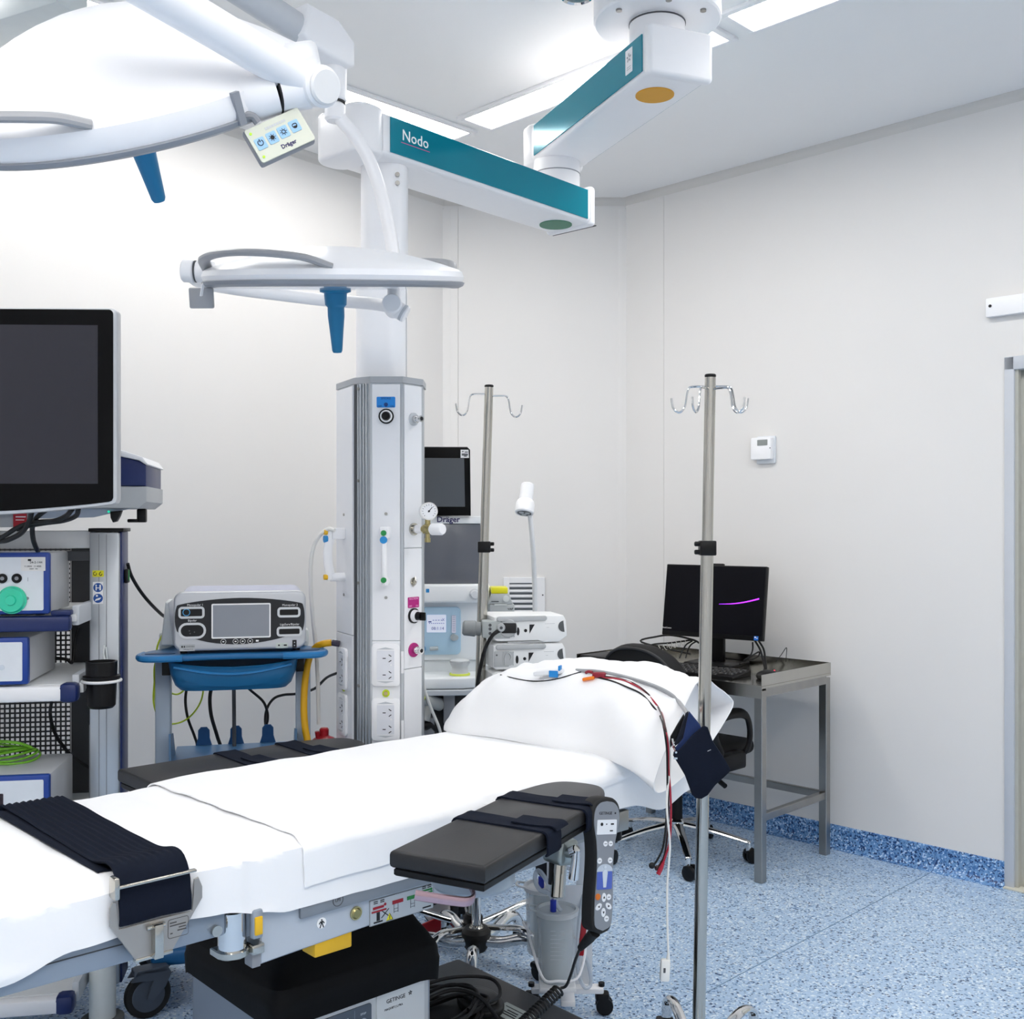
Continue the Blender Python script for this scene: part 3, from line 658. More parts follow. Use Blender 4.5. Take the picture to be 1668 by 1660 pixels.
# base plate on castors, column, bellows
b = B(); b.box(-.42, .555, -.31, .31, .055, .145, .012, 3); bp = obj('base_plate', b, M('base_black', '#2b2c2f', .4, var=.05), t)
for x in (-.36, .49):
    for y in (-.25, .25):
        b = B(); b.cyl((x, y, 0.0), (x, y, .06), .035, bev=.006); obj('base_foot', b, RUBBER, t)
b = B(); b.box(-.298, .098, -.155, .235, .145, .44, .012, 3); obj('column', b, M('column_grey', '#8b94a1', .35, var=.02), t)
b = B(); b.box(-.105, -.1, -.1565, -.154, .15, .40); obj('column_seam', b, DGREY, t)
def bell(x0, x1, y0, y1, z, sag=0): return [(x0, y0, z), (x1, y0, z), (x1, y1, z), (x0, y1, z)]
b = B()
BX0, BX1, BY0, BY1 = -.311, .112, -.172, .248
def bellows(u, v):
    # v: round the column, u: from the skirt hem up to the table top
    a = 2*math.pi*v; n = 16
    cx, cy = (BX0+BX1)/2, (BY0+BY1)/2; hx, hy = (BX1-BX0)/2, (BY1-BY0)/2
    c, s_ = math.cos(a), math.sin(a)
    px = hx*abs(c)**(2/n)*(1 if c > 0 else -1); py = hy*abs(s_)**(2/n)*(1 if s_ > 0 else -1)
    prof = [(1.02, .375), (1.03, .42), (.995, .447), (.95, .462), (.86, .487), (.76, .525), (.68, .565), (.63, .605)]
    f = u*(len(prof)-1); i = min(int(f), len(prof)-2); g = f-i
    k = prof[i][0]+(prof[i+1][0]-prof[i][0])*g; z = prof[i][1]+(prof[i+1][1]-prof[i][1])*g
    z += .010*noise.noise(Vector((px*14, py*14, u*3)))*(1 if u > .05 else .4)-(.012*math.sin(a*2)**2 if u < .2 else 0)
    k += .02*noise.noise(Vector((px*9+3, py*9, u*2)))*(u > .3)
    return Vector((cx+px*k, cy+py*k, z))
b.surf(bellows, 28, 120, closed=True); obj('bellows', b, M('bellows_black', '#060607', .6, var=.1, bump=.15, bscale=60, spec=.2), t)
# operating panel on the near face of the column
yF = -.155
b = B(); b.box(-.275, .085, yF-.006, yF+.002, .16, .382, .004); cpn = obj('front_panel', b, M('front_panel_silver', '#c6c8c9', .35, .3, var=.02), t)
b = B(); b.plate(.006, .272, .13, .2, yF-.006, .002, .008); obj('logo_plate', b, M('plate_white', '#d6d9da', .4, var=.02), cpn)
b = B(); b.text('GETINGE', .0125, -.008, .349, yF-.0082)
for k in range(5): b.box(-.001, .001, yF-.0086, yF-.0080, .0012, .005, M=T(.031, 0, .351) @ RY(72*k))
b.text('MAQUET | LYRA', .0068, -.014, .332, yF-.0082); obj('lettering', b, INK, cpn)
b = B(); b.plate(-.155, .265, .165, .19, yF-.006, .002, .006); obj('control_field', b, M('panel_slate', '#4e5864', .4, var=.03), cpn)
b = B(); b.box(-.1165, -.1155, yF-.0085, yF-.0079, .18, .355)
b.box(-.1965, -.1955, yF-.0085, yF-.0079, .18, .355); obj('field_line', b, M('slate_line', '#7d8894', .5), cpn)
for x, z in ((-.094, .322), (-.135, .322), (-.160, .322), (-.182, .322), (-.215, .322), (-.094, .28), (-.135, .28), (-.160, .28)):
    b = B(); b.disc(x, z, .0105, yF-.008, .001, 18); o = obj('control_button', b, M('button_ring', '#aab4c0', .5), cpn)
    b = B(); b.disc(x, z, .0088, yF-.0088, .0008, 18); b2 = obj('button_face', b, M('button_dark', '#262d38', .4), cpn)
    b = B(); b.box(-.006, .006, yF-.0108, yF-.0094, -.0012, .0012, M=T(x, 0, z) @ RY(25)); b.box(-.004, .004, yF-.0108, yF-.0094, .002, .004, M=T(x, 0, z) @ RY(25)); obj('button_icon', b, M('icon_pale', '#c8d0d8', .5), cpn)
b = B(); b.text('STOP', .006, -.094, .342, yF-.0082); b.text('UP', .006, -.135, .342, yF-.0082); obj('field_lettering', b, M('icon_pale', '#c8d0d8', .5), cpn)
# top frame: near and far side beams, cross plate
for s in (-1, 1):
    y0, y1 = (-.30, -.24) if s < 0 else (.24, .30)
    b = B(); b.prism([(-.415, .578), (.36, .612), (.36, .69), (-.415, .69)], 0, abs(y1-y0), T(0, y1, 0) @ RX(90), .003, 1); obj('side_beam', b, BODY, t)
    ys = -.309 if s < 0 else .30
    b = B(); b.box(-.335, .56, ys, ys+.009, .644, .674, .003); obj('side_rail', b, BODYD, t)
    b = B(); b.box(-1.25, -.485, min(s*.30, s*.265), max(s*.30, s*.265), .650, .705, .006); obj('leg_beam', b, M('leg_beam_grey', '#8f9aa7', .35, .2, var=.03), t)
    b = B(); b.box(-1.25, -.60, min(s*.297, s*.302), max(s*.297, s*.302), .684, .6855); obj('beam_groove', b, DGREY, t)
    # head section rail
    b = B(); b.box(.34, .60, min(s*.305, s*.286), max(s*.305, s*.286), .635, .685, .003); obj('head_rail', b, STEELD, t)
    b = B(); b.cyl((.54, s*.304, .662), (.54, s*.308, .662), .009, n=16); obj('rail_screw', b, STEEL, t)
    b = B(); b.cyl((.585, s*.27, .63), (.585, s*.27, .605), .018, n=16, bev=.003); b.cyl((.585, s*.27, .64), (.585, s*.27, .60), .008, n=10); obj('clamp_knob', b, BLACK, t)
b = B(); b.box(-.40, .80, -.245, .245, .665, .695, .004); b.box(-1.26, -.44, -.262, .262, .672, .698, .004); b.box(-.30, .10, -.2, .24, .60, .67, .01); obj('top_frame', b, BODY, t)
# pads
for x0, x1 in ((-1.27, -.435), (-.425, .30), (.31, .82)):
    b = B(); b.box(x0, x1, -.27, .27, .698, .792, .022, 4); obj('mattress_pad', b, VINYLB, t)
# joint on the near side: steel drum, bracket, yellow lever
b = B(); b.cyl((-.463, -.282, .615), (-.463, -.282, .688), .026, n=32, bev=.002); obj('joint_drum', b, CHROME, t)
b = B(); b.prism(circ(.031, 14, 0, 0, 180, 360)+[(.031, .02), (.075, .02), (.075, -.012), (.031, -.018)][0:0]+[(.031, .026), (-.031, .026)], .604, .618, T(-.463, -.282, 0), .002, 1); b.box(-.437, -.412, -.312, -.262, .603, .622, .003); obj('joint_bracket', b, STEEL, t)
b = B(); b.box(-.440, -.418, -.318, -.30,   .634, .688, .005); jl = obj('lever_frame', b, M('lever_grey', '#9aa3ae', .35, .4), t)
b = B(); b.box(-.437, -.421, -.3215, -.316, .642, .676, .0025); obj('yellow_lever', b, YELLOW, jl)
b = B(); b.cyl((-.505, -.302, .665), (-.505, -.308, .665), .010, n=14); obj('hinge_bolt', b, STEEL, t)
b = B(); b.box(-.432, -.414, -.30, -.27, .575, .60, .002); obj('joint_block', b, MGREY, t)
# beam details
yb = -.3005
b = B(); b.box(-.300, -.205, -.295, -.245, .555, .592, .004, M=T(-.2525, 0, .573) @ Matrix.Diagonal((.9, 1, 1, 1)) @ T(.2525, 0, -.573)); obj('yellow_block', b, YELLOW, t)
b = B(T(0, 0, -.011)); b.disc(-.205, .634, .0135, yb, .0025, 28); o = obj('brass_button', b, BRASS, t)
b = B(T(0, 0, -.011)); b.disc(-.205, .634, .0115, yb-.002, .004, 28, r1=.008); obj('button_dome', b, M('brass_dome', '#a09668', .3, 1), o)
b = B(T(0, 0, -.011)); b.disc(-.284, .634, .0105, yb, .0008, 24); o = obj('person_sticker', b, INKW, t)
b = B(T(0, 0, -.011)); b.disc(-.284, .640, .0017, yb-.0008, .0005, 10); b.box(-.2862, -.2818, yb-.0013, yb-.0008, .632, .638)
for a, l, x, z in ((20, .0075, -.2855, .632), (-20, .0075, -.2825, .632), (38, .006, -.2862, .6375), (-38, .006, -.2818, .6375)): b.box(-.001, .001, yb-.0013, yb-.0008, -l, 0, M=T(x, 0, z) @ RY(a))
obj('person_pictogram', b, INK, o)
b = B(); b.tube([(-.252+.0115*math.cos(R(a)), -.3095, .662+.0115*math.sin(R(a))) for a in range(0, 360, 30)], .0008, 5, k=2, closed=True); b.text('LPS', .009, -.252, .662, -.3092); obj('rail_mark', b, DGREY, t)
# warning plate with loading diagrams
SH = T(0, 0, -.021)
b = B(SH); b.plate(-.092, .634, .162, .052, yb, .0012, .002); wp = obj('warning_plate', b, M('plate_grey', '#b9bfc4', .4, var=.02), t)
y2 = yb-.0013
b = B(SH)
for x0, x1, z0, z1 in ((-.1725, -.0115, .6084, .6089), (-.1725, -.0115, .6591, .6596), (-.1725, -.172, .6084, .6596), (-.012, -.0115, .6084, .6596)): b.box(x0, x1, y2-.0004, y2, z0, z1)
def bed(b1, x, z, wd, legs=True):
    b1.box(x-.004, x+.004, y2-.0004, y2, z-.017, z)
    b1.box(x-.011, x+.011, y2-.0004, y2, z-.021, z-.018)
bed(b, -.152, .633, .03)
for x in (-.108, -.066): 
    for dx in (-.005, .005): b.box(x+dx-.0004, x+dx+.0004, y2-.0004, y2, .622, .640)
    for dz in (.624, .630): b.box(x-.005, x+.005, y2-.0004, y2, dz, dz+.0006)
b.box(-.040, -.018, y2-.0004, y2, .613, .616)
for x in (-.158, -.142, -.036, -.022):
    for dz in (0, .0035): b.box(x-.005, x+.005, y2-.0004, y2, .651+dz+(.003 if x > -.1 else 0), .6528+dz+(.003 if x > -.1 else 0))
b.box(-.012, .012, y2-.0005, y2-.0001, -.0008, .0008, M=T(-.135, 0, .627) @ RY(40)); b.box(-.012, .012, y2-.0005, y2-.0001, -.0008, .0008, M=T(-.135, 0, .627) @ RY(-40))
obj('diagram_lines', b, INK, wp)
b = B(SH); b.box(-.168, -.132, y2-.0006, y2, .6335, .637); b.box(-.165, -.138, y2-.0006, y2, .640, .645); b.disc(-.135, .6455, .003, y2, .0006, 12); b.box(-.117, -.090, y2-.0006, y2, .640, .6475); obj('red_diagram', b, M('diagram_red', '#9c1626', .4), wp)
b = B(SH); b.box(-.080, -.060, y2-.0006, y2, .640, .6475); b.box(-.044, -.014, y2-.0006, y2, .6425, .646); b.disc(-.0175, .6495, .003, y2, .0006, 12); b.box(-.042, -.021, y2-.0006, y2, .648, .6515); obj('green_diagram', b, M('diagram_green', '#1c7a35', .4), wp)
b = B(SH); b.prism([(-.0085, 0), (.0085, 0), (0, .0145)], 0, .0006, T(-.124, y2, .6105) @ RX(90)); o = obj('warning_triangle', b, YBRIGHT, wp)
b = B(SH); b.prism([(-.0085, 0), (.0085, 0), (0, .0145), (0, .0128), (.0072, .0008), (-.0072, .0008)], 0, .0003, T(-.124, y2-.0006, .6105) @ RX(90)); b.box(-.1247, -.1233, y2-.001, y2-.0006, .6145, .6205); b.box(-.1247, -.1233, y2-.001, y2-.0006, .6125, .6138); obj('triangle_mark', b, INK, wp)
# label on the base plate
b = B(); b.box(.40, .465, -.235, .0, .145, .1462); lp = obj('base_label', b, M('label_silver', '#aab2ae', .4, var=.02), t)
b = B()
for k, (y0, y1) in enumerate(((-.085, -.02), (-.08, -.03), (-.075, -.035))): b.box(.414+.010*k, .418+.010*k, y0, y1, .1462, .1468)
b.box(.40, .465, -.112, -.111, .1462, .1467); b.box(.448, .4505, -.095, -.015, .1462, .1467)
obj('label_lines', b, INK, lp)
b = B(); b.prism([(-.012, 0), (.012, 0), (0, .02)], .1462, .1467, T(.423, -.135, 0) @ RZ(0)); obj('label_triangle', b, YBRIGHT, lp)

# ================================================================ SHEETS
def drape(a, top, hw, r, flare=.0):
    """cross-section: signed arclength a from the middle -> (y offset towards near = positive, z)"""
    s_ = 1 if a >= 0 else -1; a = abs(a)
    if a < hw-r: return s_*a, top
    q = a-(hw-r); arc = r*math.pi/2
    if q < arc:
        th = q/r; return s_*(hw-r+r*math.sin(th)), top-r*(1-math.cos(th))
    d = q-arc; return s_*(hw+flare*d), top-r-d
def nz(x, y, z=0): return noise.noise(Vector((x, y, z)))
HEMS = [(-1.3, .18), (-.97, .145), (-.87, .120), (-.76, .094), (-.66, .09), (-.5, .10), (-.43, .112), (-.36, .130), (-.1, .130), (.1, .125), (.3, .115), (.45, .102), (.6, .105), (.72, .13), (.84, .10)]
def lerp(tab_, x):
    for (x0, y0), (x1, y1) in zip(tab_, tab_[1:]):
        if x <= x1: f = max(0, (x-x0)/(x1-x0)); f = f*f*(3-2*f); return y0+(y1-y0)*f
    return tab_[-1][1]
def main_sheet(u, v):
    s_ = -1.31+u*2.155
    drop = lerp(HEMS, s_); amax = .305-.035+.035*math.pi/2+drop-.035; amin = -.38
    a = amin+(amax-amin)*v
    y, z = drape(a, .797, .305, .035, .03+.10*max(0, -s_-.7))
    # step between the pads and soft wrinkles
    z += .004*nz(s_*5, a*6, 3)+.003*nz(s_*13, a*9, 5)
    if z < .785 and a > 0:
        d = .785-z; k = min(1, d/.03)
        y += k*(.007*nz(s_*2.5+a*4, a*34, 1)+.004*nz(s_*9, a*60, 2)+.008*nz(s_*6, 0, 4)*min(1, d/.1))
        if s_ > .35: y += k*.02*nz(s_*11, d*3, 9)*d/.1
        y = max(y, .312)
        if s_ < -.45: y += .004
    z -= .003*math.exp(-((s_+.43)/.02)**2)
    return Vector((s_, -y, z))
b = B(MT); b.surf(main_sheet, 170, 90, .0022)
bvh_sheet = BVHTree.FromBMesh(b.bm)
solo('bed_sheet', b, SHEET, 'white bottom sheet tucked over the operating table with wavy hanging hem', 'sheet', ang=60)
def top_sheet(u, v):
    s0 = -.375+.045*v; s_ = s0+u*(.62-s0)
    drop = .098-.06*max(0, (s_-.0)/.62); amax = .312-.04+.04*math.pi/2+drop-.04; amin = -.34
    a = amin+(amax-amin)*v
    y, z = drape(a, .8085, .312, .04, .02)
    e = min(1, u*14); z += .004*(e-1)+.0035*nz(s_*6, a*5, 13)*e+.002*nz(s_*15, a*12, 8)
    if z < .785 and a > 0:
        d = .785-z; y += .006*nz(s_*7, a*16, 21)*min(1, d/.04)+.003*nz(s_*20, a*30, 2); y = max(y, .318)
    # seam ripple at the foot edge
    s_ += .006*nz(0, a*14, 6)*(1-u)
    return Vector((s_, -y, z))
b = B(MT); b.surf(top_sheet, 90, 70, .003)
bvh_top = BVHTree.FromBMesh(b.bm)
solo('draw_sheet', b, SHEET, 'white draw sheet lying across the table top in front of the pillow', 'sheet', ang=60)
# ================================================================ PILLOW
E0 = [P(708, 1191, 3.018), P(797, 1199, 2.948), P(895, 1216, 2.811), P(965, 1227, 2.737), P(1020, 1249, 2.59), P(1066, 1276, 2.505)]
E1 = [Vector((.085, 3.29, .82)), Vector((.20, 3.25, .82)), Vector((.32, 3.16, .825)), Vector((.42, 3.06, .84)), Vector((.505, 2.955, .875)), P(1194, 1143, 2.85)]
def along(L, f):
    c = catmull(L, 10); q = f*(len(c)-1); i = min(int(q), len(c)-2); return c[i].lerp(c[i+1], q-i)
_e0 = [along(E0, i/120) for i in range(121)]; _e1 = [along(E1, i/120) for i in range(121)]
def pl(L, f):
    q = max(0, min(1, f))*120; i = min(int(q), 119); return L[i].lerp(L[i+1], q-i)
TH = [(0, .05), (.04, .105), (.10, .148), (.2, .178), (.35, .19), (.5, .19), (.65, .180), (.8, .158), (.92, .135), (1, .125)]
def pillow(u, v):
    c = 2*math.pi*v; cs, sn = math.cos(c), math.sin(c)
    p0, p1 = pl(_e0, u), pl(_e1, u); end = min(1, .15+u/.12)**.5 if u < .12 else 1
    mid = (p0+p1)/2; half = (p1-p0)/2*(.72+.28*end)
    q_ = max(0, (u-.7)/.3); k = abs(cs)**(.72+.38*q_)*(1 if cs > 0 else -1)
    p = mid+half*k; th = lerp(TH, u)
    if sn >= 0:
        h = abs(sn)**(.85+1.1*q_); fx = -cs
        w_ = .016*nz(p.x*10+p.y*9, p.x*5-p.y*8, 2)+.010*nz(p.x*26+p.y*20, p.x*8-p.y*14, 7)
        w_ += .016*max(0, fx)*math.sin(u*30+fx*2.4)*h*min(1, u*5)*(1-u)
        p.z += th*h+w_*h*min(1, u*6)*(1-.5*u)
        p.z += .014*max(0, u-.75)/.25*math.sin(k*5+1)*h
    else:
        p.z -= (.006+.055*max(0, (u-.78)/.22)**1.5)*abs(sn)**.7*(1-.5*max(0, k))
    return p
b = B(); b.surf(pillow, 70, 72, closed=True)
bvh_pillow = BVHTree.FromBMesh(b.bm)
b.bm.free(); b = B(); b.surf(pillow, 70, 72, -.0025, closed=True)
c0 = [pillow(.86, j/40) for j in range(40)]
tb = bmesh.new(); cc = sum(c0, Vector())/40; vc = tb.verts.new(cc+Vector((.03, -.03, 0))); vs = [tb.verts.new(cc+(q-cc)*.985) for q in c0]
for j in range(40): tb.faces.new((vs[j], vs[(j+1) % 40], vc))
b._in(tb)
pw = solo('pillow', b, SHEET, 'plump white pillow with open pillowcase end at the head of the table', 'pillow', ang=75)
def hit(px, py, trees, off=.003):
    d = (P(px, py, 1)-Vector((0, 0, CAMZ))).normalized(); best = None
    for tr in trees:
        p, nn, i, dist = tr.ray_cast(Vector((0, 0, CAMZ)), d)
        if p is not None and (best is None or dist < best[1]): best = (p-d*off if nn.dot(d) > 0 else p+nn*off, dist)
    return best[0] if best else None
# ================================================================ BODY STRAP
S0, S1 = -.692, -.566
def strap(u, v):
    s_ = S0+(S1-S0)*u; a = -.36+(.392+.36)*v
    y, z = drape(a, .806+.014*math.exp(-((a-.275)/.05)**2), .330, .040, .0)
    rib = .0016*math.sin(u*math.pi*2*9)*(1 if a < .27 else max(0, 1-(a-.27)/.03))
    z += rib if z > .76 else 0
    if z < .77: y += .010*math.sin((.77-z)*55)*.55-.002
    z += .002*nz(s_*20, a*10, 3)
    return Vector((s_+.012*(a < .1)*0, -y, z))
t = thing('body_strap', 'wide navy ribbed patient strap across the table with steel bracket', 'strap', MT @ Vector((-.62, -.3, .66)), TA); I = inv(t) @ MT
b = B(I); b.surf(strap, 72, 60, .0045); obj('webbing', b, NAVYF, t, ang=60)
b = B(I)
def under(u, v):
    s_ = S0-.028+.05*u; a = -.36+(.26+.36)*v; y, z = drape(a, .8035, .30, .045); return Vector((s_+.018*v, -y, z+.0015*math.sin(u*9)))
b.surf(under, 14, 40, .003); obj('lower_webbing', b, NAVYF, t, ang=60)
b = B(I); b.box(S0-.010, S1+.006, -.342, -.332, .792, .797, .002); b.box(S0-.014, S0-.004, -.345, -.318, .775, .812, .004); obj('buckle_bar', b, STEEL, t)
yk = -.331
b = B(I @ T(-.626, 0, .018) @ Matrix.Diagonal((.80, 1, 1, 1)) @ T(.6195, 0, 0))
b.prism([(-.722, .742), (-.716, .752), (-.708, .750), (-.702, .704), (-.541, .704), (-.536, .758), (-.526, .760), (-.517, .742), (-.517, .722), (-.585, .646), (-.668, .646), (-.722, .712)], 0, .004, T(0, yk+.006, 0) @ RX(90), .001, 1)
br = obj('steel_bracket', b, M('bracket_steel', '#a9a5a0', .42, .75, var=.03), t)
b = B(I @ T(-.626, 0, .018) @ Matrix.Diagonal((.80, 1, 1, 1)) @ T(.6195, 0, 0)); b.box(-.633, -.613, yk-.013, yk+.002, .642, .70, .002); b.cyl((-.645, yk-.002, .695), (-.605, yk-.002, .695), .004, n=10); obj('latch', b, STEEL, br)
b = B(I @ T(-.626, 0, .018) @ Matrix.Diagonal((.80, 1, 1, 1)) @ T(.6195, 0, 0)); b.box(-.668, -.585, yk+.0, yk+.014, .640, .647, .002); obj('rail_hook', b, STEEL, br)
b = B(I @ T(-.626, 0, .018) @ Matrix.Diagonal((.80, 1, 1, 1)) @ T(.6195, 0, 0)); b.tube([(x, yk+.0015, z) for x, z in rrect(.046, .032, .004, 2, -.573, .682)], .0005, 4, k=1, closed=True)
for k, (x0, x1, z) in enumerate(((-.592, -.577, .691), (-.592, -.556, .686), (-.572, -.556, .681), (-.575, -.555, .676), (-.591, -.586, .673))): b.box(x0, x1, yk+.0012, yk+.0018, z, z+.0018)
obj('engraved_plate', b, M('engrave_grey', '#4c4a4a', .5), br)
# ================================================================ ARM BOARDS
def arm_board(loc, rz, label, near):
    t = thing('arm_board', label, 'arm board', loc, rz, 'padded arm boards')
    Lb, wd = .635, .20
    out = [(0, -wd/2), (Lb-.16, -wd/2-.004), (Lb-.06, -wd/2+.02), (Lb-.012, -.05), (Lb, 0), (Lb-.012, .05), (Lb-.06, wd/2-.02), (Lb-.16, wd/2+.004), (0, wd/2)]
    sm = [out[0]]+[(p.x, p.y) for p in catmull([(x, y, 0) for x, y in out[1:-1]], 4)]+[out[-1]]
    b = B(); b.prism(sm, .767, .800, None, .008, 3); obj('cushion', b, VINYLB, t)
    b = B(); b.prism([(x*.985+.006, y*.95) for x, y in sm], .752, .767, None, .003, 1); obj('base_board', b, BLACK, t)
    for x in ((.26, .445) if near else (.28, .46)):
        b = B()
        def band(u, v, x=x):
            a = -.165+.33*v; y, z = drape(a, .803, wd/2+.012, .014); 
            if z < .757: z = .757-(.757-z)*.2; y = y*(.97)
            return Vector((x+(u-.5)*.058+.005*math.sin(a*9), y, z+.002*nz(a*14, u*2, x*9)))
        b.surf(band, 6, 40, .004); o = obj('arm_strap', b, NAVYF, t, ang=60)
        b = B()
        def band2(u, v, x=x):
            a = .02+.10*v; y, z = drape(a, .8075, wd/2+.018, .016); return Vector((x+.012+(u-.5)*.052+.01*v, -y, z+.002*nz(a*20, u, x)))
        b.surf(band2, 5, 16, .003); obj('strap_end', b, NAVYF, o, ang=60)
    # swivel plate, release handle
    b = B(); b.lathe([(.075, .715), (.08, .722), (.08, .752)], T(.13, 0.0, 0), 32); obj('swivel_plate', b, M('swivel_grey', '#9aa4ad', .35, .2), t)
    if near:
        It = inv(t); b = B(It); pts = [P(676, 1458, 1.90), P(700, 1462, 1.90), P(735, 1467, 1.905), P(760, 1469, 1.91), P(771, 1462, 1.93), P(768, 1447, 1.95), P(752, 1436, 1.98)]
        b.tube(pts, .0095, 10, flat=(1.0, .45)); obj('release_handle', b, M('anodised_pinkish', '#b79aa2', .25, .85), t)
    return t
near_t = arm_board((-.147+.012, 1.926-.01, 0), 62, 'black padded arm board swung out on the near side with two navy straps', True)
far_t = arm_board(MT @ Vector((-.36, .405, -.004)), TA, 'black padded arm board lying along the far side of the table', False)
# clamp of the near board: post, clamp body and lever (the board's own)
I = inv(near_t)
b = B(I); b.cyl(P(917, 1335, 2.46), P(913, 1392, 2.44), .0125, n=16); b.cyl(P(913, 1392, 2.44), P(908, 1462, 2.42), .0165, n=18, bev=.002); obj('clamp_post', b, STEEL, near_t)
b = B(I); b.box(-.028, .028, -.03, .035, -.03, .03, .012, 3, M=T(*P(914, 1385, 2.43)) @ RZ(TA) @ RY(10)); b.cyl(P(912, 1386, 2.42), P(934, 1392, 2.39), .013, .009, n=14); obj('clamp_body', b, M('cast_alloy', '#a5aca9', .3, .8, var=.05), near_t)
b = B(I); b.cyl(P(930, 1388, 2.39), P(940, 1384, 2.38), .012, n=14, bev=.002); b.tube([P(939, 1385, 2.38), P(938, 1400, 2.38), P(934, 1432, 2.38)], [.0085, .0095, .0115], 12); obj('clamp_lever', b, CHROME, near_t)
b = B(I); b.tube([P(899, 1378, 2.44), P(898, 1420, 2.43), P(897, 1440, 2.43)], .006, 8); obj('release_rod', b, BLACK, near_t)
b = B(I); b.tube([P(890, 1368, 2.5), P(894, 1362, 2.47), P(904, 1372, 2.44), P(903, 1392, 2.44)], .007, 8); obj('clamp_hook', b, CHROME, near_t)

# ================================================================ HAND CONTROL on the rail
hp = P(984, 1411, 2.25)
t = thing('hand_control', 'black hand control with grey keypad hanging from the table rail', 'remote control', hp, 33); hc = t
Mh = RY(7.5) @ RX(-6)
sc_ = 2.36/1750
out = [(0, .141), (.020, .138), (.034, .126), (.039, .107), (.037, .085), (.029, .055), (.025, .02), (.025, -.02), (.027, -.06), (.027, -.105), (.022, -.128), (0, -.137)]
full = [(p.x, p.y) for p in catmull([(x, z, 0) for x, z in out], 3)]; full = full+[(-x, z) for x, z in full[-2:0:-1]]
b = B(Mh); b.prism(full, -.0, .042, T(0, .0, 0) @ RX(90) @ T(0, 0, -.040), .007, 3); obj('casing', b, RUBBER, t)
face_ = [(x*.86, z*.94) for x, z in full]
KG = M('keypad_grey', '#7d828a', .4, var=.02)
b = B(Mh); b.prism(face_, 0, .0018, T(0, -.002, 0) @ RX(90)); kp = obj('keypad', b, KG, t)
yk2 = -.0038
b = B(Mh); b.plate(0, .080, .052, .030, yk2, .0012, .002); obj('display', b, M('lcd_pale', '#d9dde2', .3), kp)
b = B(Mh); b.text('GETINGE', .0085, -.004, .108, yk2); b.disc(.022, .108, .002, yk2, .0005, 8)
b.disc(-.014, .086, .0035, yk2-.0012, .0005, 12); b.box(.010, .018, yk2-.0018, yk2-.0012, .0845, .0875); b.box(-.003, 0, yk2-.0018, yk2-.0012, .085, .087); b.box(.008, .016, yk2-.0018, yk2-.0012, .071, .0735); obj('keypad_print', b, INK, kp)
BW = M('button_pale', '#dfe2e6', .4)
for x, z, r in ((-.002, .046, .0055), (.012, .046, .0055), (-.016, .012, .006), (.012, .012, .006), (.012, -.062, .006), (.008, -.105, .006)):
    b = B(Mh); b.disc(x, z, r, yk2, .0012, 14); o = obj('key', b, BW, kp)
    b = B(Mh); b.box(x-.003, x+.003, yk2-.0017, yk2-.0012, z-.0006, z+.0006, M=Matrix()); obj('key_icon', b, DGREY, o)
b = B(Mh); b.plate(-.001, -.028, .040, .036, yk2, .0008, .003); obj('blue_field', b, M('key_blue', '#4a5fae', .4, var=.03), kp)
b = B(Mh); b.prism(circ(.021, 14, -.001, -.010, 0, 180, .015), 0, .0008, T(0, yk2, 0) @ RX(90)); obj('pale_field', b, M('key_pale', '#b2bcc8', .4), kp)
b = B(Mh); b.prism([(-.004, -.042), (.003, -.042), (.006, -.012), (.003, -.006), (-.0035, -.006), (-.0075, -.012)], 0, .0012, T(0, yk2-.0006, 0) @ RX(90)); b.disc(-.001, -.001, .0035, yk2-.0006, .0012, 12); obj('body_icon', b, M('icon_silver', '#c2ccd6', .4), kp)
b = B(Mh); b.disc(-.017, -.060, .0065, yk2, .0014, 14); obj('orange_key', b, M('orange_key', '#c8691c', .4), kp)
for a, x, z in ((0, -.001, -.062), (90, -.014, -.080), (-90, .012, -.080), (180, -.001, -.092)):
    b = B(Mh); b.prism(circ(.0055, 14, 0, 0, ry=.009), 0, .0014, T(x, yk2, z) @ RY(a if abs(a) != 90 else a*.6) @ RX(90)); o = obj('arrow_key', b, BW, kp)
    b = B(Mh); b.prism([(-.0025, -.002), (.0025, -.002), (0, .003)], 0, .0005, T(x, yk2-.0014, z) @ RY(a*(-1 if abs(a) == 90 else 1)) @ RX(90)); obj('arrow', b, INK, o)
b = B(Mh); b.box(-.012, .012, .04, .058, .07, .12, .004); obj('hanger', b, BLACK, t)
# cord: strain relief, straight piece and coil (world points)
Ih = inv(t)
bot = Vector(hp)+RZ(33).to_3x3() @ (Mh.to_3x3() @ Vector((-.002, .02, -.135)))
def pxof(v): return (CX+FPX*v.x/v.y, HY-FPX*(v.z-CAMZ)/v.y)
c1 = P(945, 1545, 2.28)
b = B(Ih); b.tube([bot, bot.lerp(c1, .5), c1], [.013, .0095, .006], 12, k=6)
for k in range(7): q = bot.lerp(c1, .35+.1*k); b.lathe([(.0115-.0007*k, -.002), (.0115-.0007*k, .002)], zframe(q, c1-bot), 12)
obj('strain_relief', b, RUBBER, t)
pts = [c1, P(937, 1565, 2.33), P(929, 1590, 2.40), P(922, 1606, 2.44), P(913, 1610, 2.44)]
coil = []; p0 = P(911, 1612, 2.44); p1 = P(852, 1668, 2.36); ax = (p1-p0).normalized(); e1 = ax.cross(Vector((0, 0, 1))).normalized(); e2 = ax.cross(e1); nturn = 14
for i in range(nturn*10+1):
    a = 2*math.pi*i/10; f = i/(nturn*10); coil.append(p0.lerp(p1, f)+(e1*math.cos(a)+e2*math.sin(a))*.0125)
